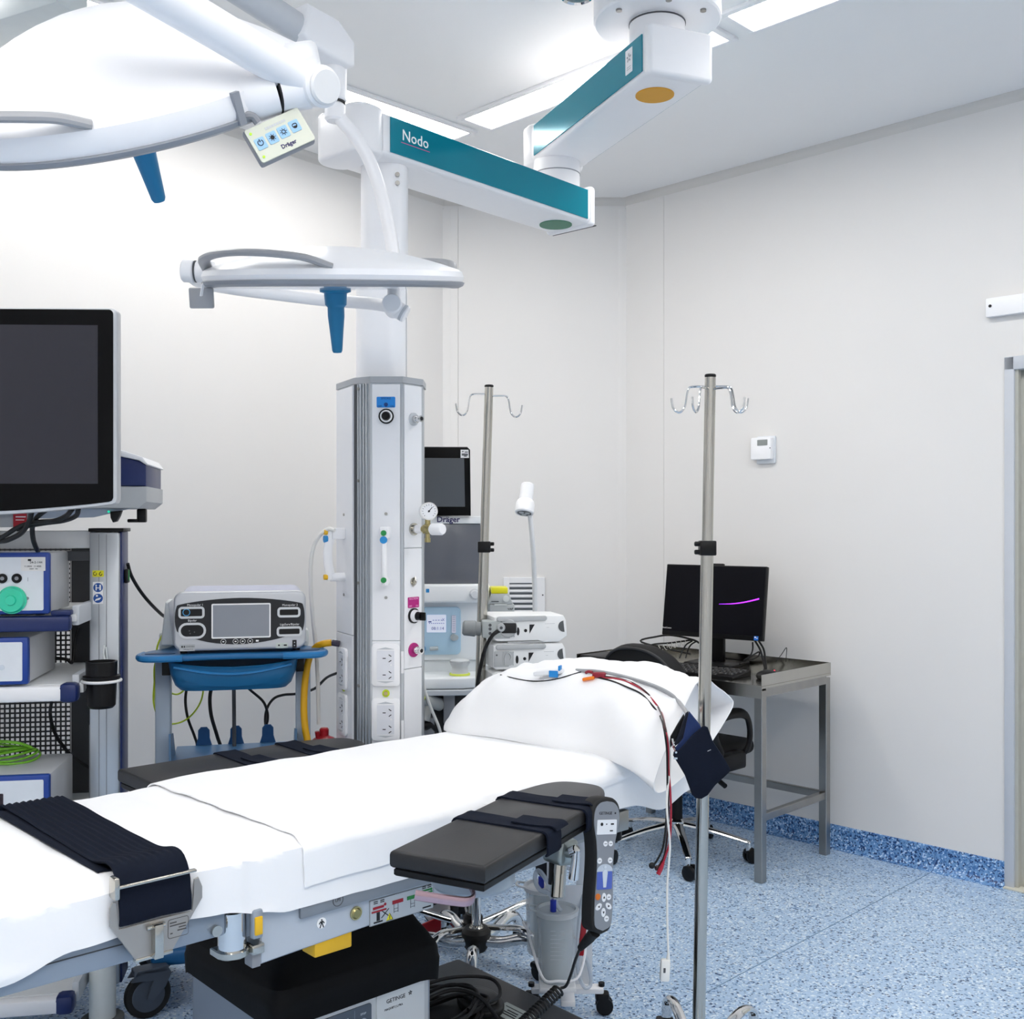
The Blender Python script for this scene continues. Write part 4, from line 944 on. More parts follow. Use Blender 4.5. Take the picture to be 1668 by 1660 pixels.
b = B(Ih); b.tube(pts, .0034, 8); b.tube(coil, .0029, 6, k=2); b.tube([p1, P(840, 1690, 2.30), P(815, 1720, 2.28)], .0036, 6); obj('coiled_cord', b, CABLEB, t)

# ================================================================ IV POLES
def hook(b, ang, z, ln, dr, r=.0028):
    c, s_ = math.cos(R(ang)), math.sin(R(ang))
    pr = [(.010, 0), (ln*.45, .0), (ln*.55, -.004), (ln*.60, -.018), (ln*.65, -dr*.75), (ln*.74, -dr*.97), (ln*.84, -dr), (ln*.95, -dr*.85), (ln*.985, -dr*.62), (ln, -dr*.45)]
    b.tube([(c*q, s_*q, z+h) for q, h in pr], r, 8, k=4)
def iv_pole(loc, lean, ztop, zjoin, rad, hooks, label, legs, rz=0, drop=.062, hl=.1):
    t = thing('iv_pole', label, 'IV pole', loc, rz, 'steel drip stands')
    x_at = lambda z: lean*z
    b = B(); b.cyl((x_at(zjoin-.03), 0, zjoin-.03), (x_at(ztop), 0, ztop), rad*.86, n=24); obj('upper_rod', b, STEEL, t)
    b = B(); b.cyl((x_at(.1), 0, .1), (x_at(zjoin), 0, zjoin), rad, n=24); obj('lower_tube', b, STEEL, t)
    b = B(); b.cyl((x_at(ztop), 0, ztop), (x_at(ztop), 0, ztop+.008), rad*.9, n=20, bev=.002); obj('end_cap', b, BLACK, t)
    for k, a in enumerate(hooks):
        b = B(T(x_at(ztop), 0, 0)); hook(b, a, ztop-.022-.006*(k % 2), hl, drop); obj('hook', b, CHROME, t)
    b = B(T(x_at(zjoin), 0, 0)); b.box(-rad-.004, rad+.004, -rad-.004, rad+.004, zjoin-.018, zjoin+.018, .003); b.box(-.004, .004, -.01, .01, zjoin+.018, zjoin+.026, .002); cl = obj('height_clamp', b, BLACK, t)
    sgn = -1 if 'right' in label or 'front' in label else 1
    for dz in (-.010, .010):
        b = B(T(x_at(zjoin), 0, 0)); b.cyl((sgn*rad, 0, zjoin+dz), (sgn*(rad+.016), 0, zjoin+dz), .006, n=12, bev=.002); obj('clamp_screw', b, BLACK, cl)
    b = B(T(x_at(.1), 0, 0)); b.lathe([(.026, .055), (.032, .07), (.032, .115), (.024, .125)], None, 24); obj('base_hub', b, BLACK, t)
    for a in legs:
        c, s_ = math.cos(R(a)), math.sin(R(a)); x0 = x_at(.1)
        b = B(); b.tube([(x0+c*q, s_*q, z) for q, z in ((.02, .088), (.10, .104), (.20, .128), (.255, .124), (.285, .10), (.29, .062))], .0125, 12, k=5, flat=(.8, 1.15)); obj('leg', b, CHROME, t)
        b = B(); M0 = T(x0+c*.29, s_*.29, 0) @ RZ(a)
        for w_ in (-.013, .013): b.lathe([(.010, -.009), (.024, -.008), (.026, -.004), (.026, .004), (.024, .008), (.010, .009)], M0 @ T(.012, w_, .026) @ RX(90), 18)
        b.box(-.012, .018, -.006, .006, .02, .06, .003, M=M0); b.box(-.018, .034, -.024, .024, .032, .052, .008, M=M0); obj('castor', b, BLACK, t)
    return t
ivr = iv_pole((P(1136, 0, 2.62).x, 2.62, 0), .018, 1.752, 1.336, .0155, (175, 233, 5, -42), 'tall steel IV pole with four hooks standing in front of the pillow', (97, 50, 170, 242, 314), 0, .062, .094)
ivl = iv_pole((P(769, 0, 3.5).x, 3.5, 0), .030, 1.838, 1.318, .0165, (178, -2), 'steel IV pole with two hooks behind the pillow carrying the infusion pumps', (100, 28, 172, 244, 316), 0, .068, .108)
# ---- pump clamp and stack of three pumps
pz = P(800, 1024, 3.44)
t = thing('infusion_pump', 'topmost white infusion pump clamped to the IV pole with black power plug', 'infusion pump', P(862, 1022, 3.44), 14, 'stacked infusion pumps'); ip = t
PW = M('pump_white', '#eceded', .35, var=.01); PG = M('pump_grey', '#b4b7b9', .35, var=.02); PD = M('pump_dark', '#55585a', .4, var=.04)
def pump(t):
    b = B(); pr = [(-.115, -.036), (-.105, -.043), (.03, -.043), (.05, -.049), (.10, -.049), (.128, -.030), (.124, .020), (.115, .036), (-.10, .040), (-.115, .034)]
    b.prism(pr, 0, .16, T(0, 0, 0) @ RX(90) @ T(0, 0, -.16), .006, 2); obj('pump_body', b, PW, t)
    b = B(); b.plate(-.025, .029, .165, .016, .001, .010, .0075, .003); obj('grip_rail', b, PG, t)
    b = B(); b.box(-.112, -.063, -.002, .004, -.034, .016, .002); obj('rear_cover', b, PG, t)
    b = B(); b.plate(-.067, -.008, .036, .044, -.001, .002, .012); b.box(-.052, -.049, -.0035, 0, -.03, .014); b.box(-.084, -.081, -.0035, 0, -.03, .014); b.tube([(-.078, -.004, -.028), (-.078, -.004, .0), (-.067, -.004, .010), (-.058, -.004, .0), (-.060, -.004, -.012)], .002, 6); obj('mains_inlet', b, PG, t)
    b = B(); b.prism(circ(.0048, 14, -.037, -.012, ry=.013), 0, .001, T(0, 0, 0) @ RX(90)); b.disc(-.012, -.010, .0052, 0, .001, 14); b.disc(-.104, .004, .003, -.001, .001, 10); obj('port', b, INK, t)
    b = B(); b.prism([(.001, .009), (.018, .009), (.001, -.020)], 0, .001, RX(90)); obj('vent_notch', b, INK, t)
    b = B(); b.prism(circ(.018, 18, .115, .001, 90, 270)+[(.118, -.017), (.114, .017)], 0, .001, RX(90)); obj('finger_grip', b, PD, t)
    b = B(); b.box(.052, .085, -.0006, 0, .010, .011); b.box(.058, .066, -.0006, 0, -.002, -.001); obj('moulded_line', b, PG, t)
    b = B(); b.box(-.07, .06, .005, .15, -.051, -.044, .003); obj('pump_foot', b, PG, t)
pump(t)
for lab, dz, dx in (('middle white infusion pump in the stack on the IV pole', -.090, -.003), ('lowest white infusion pump in the stack, half hidden by the pillow', -.180, -.006)):
    dup(t, Vector(t.location)+Vector((dx, .0, dz)), 14, lab)
# clamp
t = thing('pole_clamp', 'grey pole clamp with big round knob holding the infusion pumps', 'clamp', pz, 4)
b = B(); b.box(-.03, .03, -.032, .03, -.027, .027, .005); b.box(.02, .075, .0, .03, -.022, .03, .008); obj('clamp_block', b, M('clamp_grey', '#a9afaf', .4, var=.03), t)
b = B(); b.cyl((-.033, 0, 0), (-.048, 0, 0), .022, n=24); b.cyl((-.046, 0, .0), (-.092, 0, .003), .026, .024, n=24, bev=.006); obj('clamp_knob', b, M('knob_grey', '#85898b', .5, var=.03), t)
b = B(); b.cyl((.03, -.028, .006), (.03, -.040, .006), .017, .011, n=20); b.cyl((.052, -.03, .004), (.054, .02, .004), .030, n=28, bev=.003); obj('clamp_hub', b, PG, t)
b = B(); b.disc(.03, .006, .005, -.04, .001, 12)
for z in (.014, .002, -.012): b.disc(-.005, z, .005, -.032, .0006, 12)
obj('clamp_marks', b, DGREY, t)
t2 = P(826, 1022, 3.40)
b = B(); b.box(-.026, .022, -.012, .012, -.016, .016, .004, M=T(*P(830, 1023, 3.42)))
b.tube([P(823, 1024, 3.42), P(810, 1029, 3.41), P(800, 1038, 3.41), P(790, 1058, 3.42), P(783, 1085, 3.43), P(778, 1112, 3.44), P(774, 1150, 3.45), P(770, 1230, 3.46)], [.008, .0065, .006, .006, .006, .006, .006, .006], 10)
solo('power_cord', b, CABLEB, 'thick black power cord plugged into the top infusion pump, hanging down the pole', 'cord')

# ================================================================ CHROME STOOL under the table
t = thing('stool', 'chrome five-star stool base with black hub seen under the near arm board', 'stool', (-.113, 3.40, 0), 0)
b = B(); b.lathe([(.030, .045), (.040, .06), (.046, .085), (.046, .105), (.036, .118), (.022, .118)], None, 32); obj('base_hub', b, M('hub_black', '#1d1b1a', .5, var=.08), t)
b = B(); b.lathe([(.024, .117), (.020, .122), (.014, .122)], None, 24); obj('hub_ring', b, STEEL, t)
b = B(); b.cyl((0, 0, .08), (0, 0, .52), .0145, n=24); obj('gas_lift', b, CHROME, t)
b = B(); b.lathe([(.0, .52), (.15, .52), (.165, .53), (.17, .555), (.16, .58), (.0, .59)], None, 40); obj('seat', b, VINYLB, t)
for a in (-92, -20, 52, 124, 196):
    c, s_ = math.cos(R(a)), math.sin(R(a))
    b = B(); b.tube([(c*q, s_*q, z) for q, z in ((.03, .078), (.09, .082), (.15, .100), (.19, .098), (.215, .075), (.22, .055))], .018, 12, k=5); obj('leg', b, CHROME, t)
    b = B(); M0 = T(c*.22, s_*.22, 0) @ RZ(a+30)
    for w_ in (-.012, .012): b.lathe([(.008, -.008), (.022, -.007), (.024, -.003), (.024, .003), (.022, .007), (.008, .008)], M0 @ T(.01, w_, .0245) @ RX(90), 18)
    b.box(-.012, .02, -.02, .02, .03, .05, .007, M=M0); b.cyl((c*.22, s_*.22, .03), (c*.22, s_*.22, .06), .007, n=10); obj('castor', b, BLACK, t)

# ================================================================ SUCTION CANISTERS on a stand
t = thing('suction_canister_stand', 'white wheeled stand holding two clear suction canisters beside the table base', 'canister stand', (.155, 3.06, 0), 0); cs_ = t
b = B(); b.box(-.055, -.02, .02, .03, .08, .52, .003); b.box(.03, .07, .02, .03, .08, .52, .003); b.box(-.06, .075, .012, .018, .07, .36, .003); obj('stand_column', b, M('stand_white', '#d9dde2', .35), t)
b = B(); b.box(-.10, .105, -.02, .02, .062, .078, .004); b.box(-.02, .02, -.10, .14, .062, .078, .004); obj('stand_base', b, WHITEM, t)
for x, y in ((-.10, 0), (.10, 0), (.0, .13)):
    b = B(); b.cyl((x, y, .078), (x, y, .088), .009, n=10); b.box(x-.018, x+.022, y-.018, y+.018, .036, .062, .008)
    for w_ in (-.012, .012): b.lathe([(.008, -.007), (.024, -.006), (.025, .0), (.024, .006), (.008, .007)], T(x+.008, y+w_, .025) @ RX(90), 16)
    obj('castor', b, BLACK, t)
def canister(loc, label, lid_mat, z0):
    c = thing('suction_canister', label, 'canister', loc, 0, 'suction canisters')
    b = B(); b.lathe([(.046, z0), (.049, z0+.006), (.054, z0+.235), (.056, z0+.235), (.051, z0+.004), (.046, z0-.002)], None, 36); b.lathe([(0, z0-.002), (.047, z0-.002), (.047, z0+.002), (0, z0+.002)], None, 36); obj('jar', b, CLEAR, c)
    b = B(); b.lathe([(.060, z0+.228), (.061, z0+.243), (.053, z0+.246), (.050, z0+.236), (0, z0+.234)], None, 36); b.tube([(-.05, -.02, z0+.24), (-.078, -.01, z0+.245), (-.078, .02, z0+.245), (-.05, .025, z0+.24)], .004, 8); obj('lid', b, lid_mat, c)
    b = B(); b.cyl((-.01, -.005, z0+.236), (-.01, -.005, z0+.275), .0085, n=14); obj('blue_port', b, M('port_blue', '#2236a8', .35), c)
    for k in range(9): pass
    b = B()
    for k in range(8): b.box(-.02, .02, -.0545, -.054, z0+.09+.014*k, z0+.0925+.014*k)
    b.lathe([(.030, z0+.01), (.034, z0+.20), (.033, z0+.20), (.029, z0+.01)], None, 24)
    obj('graduated_liner', b, M('liner_frost', '#dfe6ea', .4, alpha=.35), c)
    c.scale = (1, 1, .79)
    return c
can1 = canister(P(906, 0, 3.00)*1, 'clear graduated suction canister at the front of the stand with blue port', M('lid_clear', '#dfe3e4', .15, alpha=.6), 0)
can1.location = (P(907, 0, 2.98).x, 2.98, .135)
can2 = canister((0, 0, 0), 'clear suction canister with white lid behind the front one', M('lid_white', '#eef0f1', .35), 0)
can2.location = (P(893, 0, 3.10).x-.01, 3.115, .155)
b = B(inv(t)); x0, y0 = can1.location.x, 2.98
for z, rr in ((.195, .064),):
    b.tube([(x0-.085, y0+.05, .27), (x0-.07, y0+.0, .225), (x0-.04, y0-.062, .16), (x0, y0-.068, .155), (x0+.05, y0-.062, .158), (x0+.075, y0+.0, .185), (x0+.085, y0+.05, .24)], .004, 8)
b.tube([(x0-.085, y0+.05, .27), (x0-.092, y0+.03, .275), (x0-.07, y0-.02, .262)], .004, 8)
b.box(x0-.05, x0+.05, y0-.058, y0+.05, .118, .132, .004); b.box(x0-.055, x0+.05, y0+.08, y0+.19, .138, .152, .004)
obj('wire_holder', b, WHITE, t)
b = B(inv(t)); b.lathe([(.033, 0), (.038, .01), (.032, .022), (.02, .03), (0, .032)], T(*P(893, 1412, 3.15)) @ RX(60), 24); b.cyl(P(893, 1416, 3.14), P(897, 1480, 3.11), .006); obj('vacuum_knob', b, M('knob_navy', '#20222c', .4), t)
TUBC = M('clear_tubing', '#cfd8e2', .15, var=.02, alpha=.55)
b = B(); zz0 = .135+.27
b.tube([can1.location+Vector((.012, .0, .187)), P(906, 1472, 2.98), P(897, 1446, 3.0), P(880, 1420, 3.03), P(873, 1422, 3.04), P(872, 1436, 3.04), P(880, 1450, 3.03), P(895, 1456, 3.0), P(904, 1476, 2.98)], .0065, 10)
solo('suction_tube', b, TUBC, 'looped clear tube on the suction canister lids', 'tube')
b = B(); b.tube([P(938, 1575, 3.02), P(945, 1552, 3.02), P(955, 1562, 3.03), P(962, 1590, 3.04), P(961, 1606, 3.04), P(952, 1608, 3.03), P(944, 1592, 3.02), P(940, 1560, 3.02), P(944, 1500, 3.05), P(950, 1450, 3.08), P(938, 1422, 3.1), P(915, 1410, 3.12)], .0055, 8)
solo('drain_tube', b, TUBC, 'clear tube hanging in a loop on the right side of the canister stand', 'tube')
b = B(); b.box(-.008, .008, -.006, .006, -.05, .05, .004, M=T(*P(949, 1526, 2.86)) @ RY(6)); b.cyl(P(949, 1526, 2.86), P(945, 1530, 3.0), .004); solo('red_clamp', b, RED, 'red plastic clamp between the hand control cord and the canisters', 'clamp')

# ================================================================ FOOT PEDAL, CABLES on the table base
def tl(x, y, z): return MT @ Vector((x, y, z))
t = thing('foot_pedal', 'flat oval black foot pedal lying on the black table base', 'foot pedal', tl(.40, .03, .146), TA+75)
b = B(); b.prism(circ(.085, 36, 0, 0, ry=.055), 0, .02, None, .006, 3); obj('pedal_base', b, M('pedal_black', '#1b1b1d', .35), t)
b = B(); b.prism(circ(.055, 30, .0, -.005, ry=.036), .02, .026, None, .003, 2); obj('pedal_plate', b, M('pedal_grey', '#2b2b2e', .35), t)
b = B(); b.tube([(.03*math.cos(R(a)), .02*math.sin(R(a)), .0265) for a in range(20, 161, 20)], .0009, 5); obj('pedal_mark', b, MGREY, t)
random.seed(11); b = B()
for k in range(6):
    cx, cy, rx, ry, a0 = .24+.03*random.random(), .0+.05*random.random(), .12+.05*random.random(), .055+.05*random.random(), random.random()*40-10
    b.tube([(MT @ T(cx, cy, 0) @ RZ(a0)) @ Vector((rx*math.cos(R(a)), ry*math.sin(R(a)), .153+.0085*k+.004*math.sin(a*.07+k))) for a in range(0, 360, 30)], .0045, 7, k=4, closed=True)
b.tube([tl(.20, .05, .20), tl(.30, .03, .215), tl(.345, -.03, .205), tl(.35, -.10, .165), tl(.30, -.20, .152), tl(.24, -.29, .15)], .005, 8)
b.tube([tl(.10, .10, .16), tl(.22, .11, .20), tl(.36, .12, .20), tl(.46, .06, .19), tl(.42, -.02, .18), tl(.30, -.04, .19)], .0045, 8)
solo('coiled_cable', b, CABLEB, 'pile of black foot-pedal cable coiled on the black table base', 'cable')
b = B(); b.prism([(.0, .0), (.16, .02), (.16, .10), (.05, .05)], 0, .012, T(P(640, 0, 3.55).x, 3.55, .002) @ RX(90), .004, 2)
solo('red_bag', b, RED, 'corner of a red plastic bag on the floor behind the black bellows', 'bag')
# ================================================================ ENDOSCOPY TOWER
TWO = Vector((-1.478, 3.042, 0)); t = thing('endoscopy_tower', 'tall grey equipment trolley with shelves and navy trim at the left edge', 'equipment trolley', TWO, 10); tw = t
GRP = M('tower_grey', '#c4c8cb', .4, .2, var=.02); DPAN = M('tower_dark_panel', '#3b3c3f', .55, var=.04)
for s in (-1, 1):
    x0, x1 = (.285, .365) if s > 0 else (-.365, -.285)
    b = B(); b.box(x0, x1, -.09, .01, .10, 1.372, .006); pst = obj('post', b, ALU, t)
    for x in (x0+.025, x0+.045): 
        b = B(); b.box(x, x+.002, -.0915, -.089, .11, 1.365); obj('post_groove', b, MGREY, pst)
    b = B(); b.box(s*.362-.008, s*.362+.008, -.075, .02, .10, 1.372, .002); obj('navy_strip', b, NAVY, pst)
    b = B(); b.box(x0-.002, x1+.012*(s > 0), -.094, .022, 1.372, 1.382, .002); obj('post_cap', b, BLACK, pst)
    b = B(); b.cyl((s*.33, -.14, .03), (s*.33, -.14, .20), .035, n=32, bev=.004); obj('castor_housing', b, M('housing_white', '#e2e6e3', .3), t)
    b = B(); b.lathe([(.053, .016), (.057, .018), (.057, .034), (.043, .037)], T(s*.33, -.14, 0), 36); obj('bumper_disc', b, M('bumper_grey', '#5d605f', .6), t)
    b = B(); b.lathe([(.034, 0), (.036, .004), (.036, .018), (.02, .02)], T(s*.33, -.14, 0), 24); obj('castor', b, LGREY, t)
    b = B(); b.cyl((s*.28, .17, .045), (s*.315, .17, .045), .045, n=28, bev=.006); b.box(s*.30-.03, s*.30+.03, .12, .2, .08, .12, .01); obj('rear_castor', b, DGREY, t)
def shelf(z, x1, navy_front):
    b = B(); b.box(-.285, .285, -.25, .22, z-.02, z, .003); s_ = obj('shelf', b, M('shelf_grey', '#d3d5d6', .4), t)
    b = B(); b.box(-.30, x1-.035, -.285, -.245, z-.042, z-.002, .008); obj('shelf_front', b, NAVY if navy_front else WHITEM, s_)
    if not navy_front:
        b = B(); b.box(x1-.062, x1-.016, -.288, -.235, z-.046, z+.004, .012); obj('corner_cap', b, NAVY, s_)
    else:
        b = B(); b.box(x1-.085, x1-.035, -.27, -.235, z-.002, z+.012, .004); obj('corner_cap', b, NAVY, s_)
    b = B(); b.box(.272, .29, -.24, .2, z-.03, z+.022, .003); obj('shelf_side', b, LGREY, s_)
shelf(1.155, .31, True); shelf(.972, .31, False); shelf(.575, .31, False); shelf(.155, .30, False)
b = B(); b.box(-.29, .285, -.07, -.03, 1.325, 1.375, .004); b.box(-.29, .29, -.05, -.03, 1.295, 1.318, .002); obj('cross_bar', b, M('bar_white', '#d9dadb', .4), t)
b = B(); b.box(.0, .04, -.075, -.05, 1.295, 1.325, .002); b.box(.21, .29, -.06, -.03, 1.29, 1.318, .003); obj('bar_bracket', b, DGREY, t)
# back: dark panel and perforated sheet with real square holes
b = B(); b.box(.175, .29, .195, .21, .16, 1.33); b.box(-.29, -.03, .195, .21, .16, 1.33); obj('back_panel', b, DPAN, t)
b = B(); pit, hw = .0145, .0045; tb = bmesh.new(); nx_, nz_ = 14, 80; x_0, z_0 = -.03, .17
grid = {}
def gv(x, z):
    k = (round(x, 5), round(z, 5))
    if k not in grid: grid[k] = tb.verts.new((x, .2, z))
    return grid[k]
xs_ = []
for i in range(nx_): xs_ += [x_0+i*pit, x_0+i*pit+pit/2-hw, x_0+i*pit+pit/2+hw]
xs_.append(x_0+nx_*pit); zs_ = []
for j in range(nz_): zs_ += [z_0+j*pit, z_0+j*pit+pit/2-hw, z_0+j*pit+pit/2+hw]
zs_.append(z_0+nz_*pit)
for i in range(len(xs_)-1):
    for j in range(len(zs_)-1):
        if i % 3 == 1 and j % 3 == 1: continue
        tb.faces.new((gv(xs_[i], zs_[j]), gv(xs_[i+1], zs_[j]), gv(xs_[i+1], zs_[j+1]), gv(xs_[i], zs_[j+1])))
b._in(tb); pf = obj('perforated_sheet', b, DPAN, t)
# labels on the post
b = B(); b.plate(.309, 1.255, .030, .018, -.0915, .0008, .001); o = obj('yellow_label', b, YBRIGHT, t)
b = B(); b.tube([(.301+.004*math.cos(R(a)), -.093, 1.255+.005*math.sin(R(a))) for a in range(60, 400, 40)], .0008, 4, k=2); b.tube([(.316, -.093, 1.26), (.312, -.093, 1.254), (.316, -.093, 1.249), (.320, -.093, 1.254)], .001, 4, k=2); obj('label_mark', b, INK, o)
b = B(); b.plate(.309, 1.201, .028, .062, -.0915, .0006, .001); o = obj('white_label', b, INKW, t)
for z in (1.216, 1.186):
    b = B(); b.disc(.309, z, .0128, -.0921, .0006, 22); q = obj('blue_pictogram', b, M('sign_blue', '#1b4f9c', .4), o)
b = B(); b.disc(.304, 1.222, .0022, -.0927, .0006, 10); b.box(.3025, .3055, -.0933, -.0927, 1.208, 1.219); b.box(.3055, .316, -.0933, -.0927, 1.214, 1.216); b.box(.3125, .317, -.0933, -.0927, 1.2085, 1.224); b.disc(.306, 1.193, .003, -.0927, .0006, 10); b.prism([(.300, 1.178), (.313, 1.182), (.318, 1.188), (.311, 1.187), (.303, 1.184)], 0, .0006, T(0, -.0927, 0) @ RX(90)); obj('pictogram_figure', b, INKW, o)
b = B(); b.box(.371, .381, -.05, -.015, 1.225, 1.265, .003); o = obj('cable_clip', b, BLACK, t)
b = B(); b.box(.3805, .3825, -.04, -.028, 1.232, 1.262, .001); obj('green_tab', b, GREEN, o)
b = B(); b.tube([(.326, -.095, 1.055), (.324, -.097, 1.03), (.330, -.097, 1.005), (.325, -.096, .985)], .003, 6); b.tube([(.330, -.095, 1.05), (.334, -.098, 1.02), (.332, -.097, .99)], .002, 6); obj('silicone_blob', b, M('silicone', '#e4e8e8', .3), t)
# black scope cup in a wire ring
b = B(); b.lathe([(.030, -.075), (.036, -.068), (.039, .0), (.047, .003), (.048, .011), (.040, .013), (.041, .05), (.036, .05), (.033, .0), (0, -.06)], T(.342, -.215, .975), 36)
o = obj('cup_holder', b, BLACK, t)
b = B(); b.tube([(  .342+.049*math.cos(R(a)), -.215+.049*math.sin(R(a)), .973) for a in range(0, 360, 30)], .004, 8, k=3, closed=True); b.box(.275, .30, -.235, -.205, .945, .972, .002); obj('holder_ring', b, OFFW, o)
b = B(); b.box(.262, .268, .10, .13, .42, .80, .002); b.box(.27, .285, -.02, -.01, .5, .82, .002); b.box(.255, .275, .08, .12, .60, .63, .003); obj('cable_rail', b, MGREY, t)
# head of the tower: grey base and navy/white cover projecting right
b = B(); b.prism([(-.25, 1.437), (.43, 1.437), (.452, 1.455), (.452, 1.497), (.36, 1.497), (.33, 1.485), (-.25, 1.485)], 0, .30, T(0, .13, 0) @ RX(90), .006, 2); hd = obj('head_base', b, M('head_grey', '#b4b7b9', .45, var=.02), t)
b = B(); b.prism([(.30, 1.498), (.448, 1.498), (.448, 1.556), (.43, 1.568), (.29, 1.60)], 0, .28, T(0, .12, 0) @ RX(90), .005, 2); obj('navy_cover', b, NAVY, t)
b = B(); b.prism([(.28, 1.60), (.43, 1.569), (.45, 1.556), (.455, 1.558), (.44, 1.578), (.36, 1.605), (.28, 1.625)], 0, .30, T(0, .13, 0) @ RX(90), .004, 2); b.ball((.30, -.03, 1.60), .06, 20, (1, 1, .7)); b.box(.29, .36, -.168, -.158, 1.485, 1.515, .004); obj('white_cover', b, WHITE, t)
b = B(); b.box(.405, .43, -.05, -.02, 1.398, 1.437, .004); b.box(.38, .41, -.055, -.02, 1.398, 1.408, .003); obj('head_latch', b, BLACK, t)
b = B(); b.prism([(.0, 1.405), (.30, 1.412), (.40, 1.437), (.0, 1.437)], 0, .02, T(0, -.10, 0) @ RX(90), .002, 1); b.box(.16, .17, -.124, -.12, 1.41, 1.432); obj('cable_tray', b, M('tray_blue_grey', '#a9b4c4', .4), t)
b = B(); b.box(-.29, .135, -.12, -.08, 1.385, 1.437, .003); b.box(-.29, .02, -.122, -.12, 1.4145, 1.4165); obj('monitor_mount', b, M('mount_grey', '#b8bcc0', .4), t)
b = B(); b.prism([(x+.107, z-.004) for x, z in [(.245, 1.432), (.275, 1.435), (.27, 1.42), (.262, 1.405), (.252, 1.402), (.246, 1.415)]], 0, .03, T(0, -.125, 0) @ RX(90), .004, 2); o = obj('lock_lever', b, BLACK, t)
b = B(); b.disc(.343, 1.428, .003, -.1225, .002, 10); obj('green_lamp', b, M('cyan_led', '#20d8a8', .4, emit=1.0), o)
b = B(); b.plate(.112, 1.405, .035, .045, -.123, .001, .001); o = obj('red_tag', b, M('tag_red', '#b01828', .5), t)
b = B(); b.box(.101, .127, -.1247, -.124, 1.412, 1.415); b.box(.101, .123, -.1247, -.124, 1.404, 1.406); obj('tag_lines', b, INKW, o)
# ---- monitor
t = thing('medical_monitor', 'large flat monitor with dark screen and silver edge at the left of the picture', 'monitor', (P(190, 0, 2.6).x, 2.6, 1.43), 2)
W_, Hh = .82, .487
def mon(x0, x1, z0, z1, r, bow):
    pts = rrect(x1-x0, z1-z0, r, 4, (x0+x1)/2, (z0+z1)/2); out = []
    q = [(x, z) for x, z in pts]
    up = [p for p in q if p[1] > (z0+z1)/2]; out = [(x0, z0)]+[(x0+(x1-x0)*i/14, z0-bow*math.sin(math.pi*i/14)) for i in range(1, 14)]+[(x1-r, z0), (x1-.3*r, z0+.3*r), (x1, z0+r)]
    return out+up
b = B(); b.prism(mon(-W_, 0, .012, Hh, .012, .028), 0, .035, T(0, .035, 0) @ RX(90), .004, 2); obj('silver_housing', b, M('silver_plastic', '#cfd0d2', .3, .3), t)
b = B(); b.prism(mon(-W_+.006, -.008, .018, Hh-.004, .010, .026), 0, .003, T(0, .0005, 0) @ RX(90)); obj('black_bezel', b, GLOSSB, t)
b = B(); b.box(-W_+.05, -.044, -.0035, -.002, .062, Hh-.042); obj('screen', b, SCREENG, t)
b = B(); b.box(-.52, -.34, .035, .09, .14, .34, .01); b.box(-.47, -.39, .06, .30, -.0, .18, .01); obj('mount_arm', b, MGREY, t)
# ---- units on the shelves
BLU = M('unit_blue', '#1c3f90', .35, var=.04)
def unit(loc, rz, w_, h_, d_, name, label, cat):
    t = thing(name, label, cat, loc, rz)
    b = B(); b.box(-w_, 0, .012, d_, 0.006, h_, .006); obj('casing', b, M('unit_grey', '#bfc1c4', .4, .15, var=.02), t)
    b = B(); b.box(-w_-.002, .002, -.01, .014, .004, h_+.002, .006); obj('blue_frame', b, BLU, t)
    b = B(); b.plate(-w_/2, h_/2+.002, w_-.024, h_-.024, -.0095, .002, .004); obj('front_plate', b, M('unit_front', '#dfe3e8', .35), t)
    for x in (-w_+.03, -.03):
        for y in (.03, d_-.03):
            b = B(); b.cyl((x, y, 0), (x, y, .008), .012, n=12); obj('rubber_foot', b, BLACK, t)
    return t
MTW = T(*TWO) @ RZ(10)
lu = unit(MTW @ Vector((.222, -.268, 1.155)), 10, .38, .163, .23, 'light_source', 'grey and blue light source box with a green rotary dial on the top shelf', 'medical device')
b = B(); b.disc(-.088, .042, .036, -.0115, .006, 32); b.disc(-.088, .042, .034, -.0175, .010, 32, r1=.030); b.disc(-.088, .042, .014, -.0275, .006, 24, r1=.012); obj('green_dial', b, M('jade_plastic', '#2fd0a8', .2, var=.03, coat=.4), lu)
for x in (-.112, -.077):
    b = B(); b.disc(x, .098, .0125, -.0115, .003, 22); o = obj('black_socket', b, BLACK, lu)
    b = B(); b.disc(x, .098, .005, -.0145, .001, 12); obj('socket_hole', b, MGREY, o)
b = B(); b.plate(-.037, .135, .06, .036, -.0115, .0006, .001); o = obj('asset_label', b, M('label_pale', '#e4e2e0', .5), lu)
b = B(); b.text('24-2-144', .0085, -.030, .139, -.0122); b.text('11.2024   11.2025', .0058, -.038, .129, -.0122); b.box(-.05, -.042, -.0127, -.0122, .143, .148, M=Matrix()); b.text('tested    due', .004, -.036, .1225, -.0122); obj('label_print', b, INK, o)
b = B(); b.box(-.0505, -.0495, -.0122, -.0115, .09, .10); b.disc(-.051, .046, .004, -.0115, .001, 12); obj('panel_mark', b, MGREY, lu)
mu = unit(MTW @ Vector((.170, -.268, .972)), 10, .42, .125, .29, 'camera_control_unit', 'grey box with plain white front and blue frame on the middle shelf', 'medical device')
b = B(); b.disc(-.062, .05, .007, -.0115, .002, 16); obj('small_button', b, M('pale_button', '#cfd6de', .3), mu)
bu = unit(MTW @ Vector((.222, -.268, .575)), 10, .42, .162, .27, 'insufflator', 'grey box with blue frame on the low tower shelf, topped by a cable coil', 'medical device')
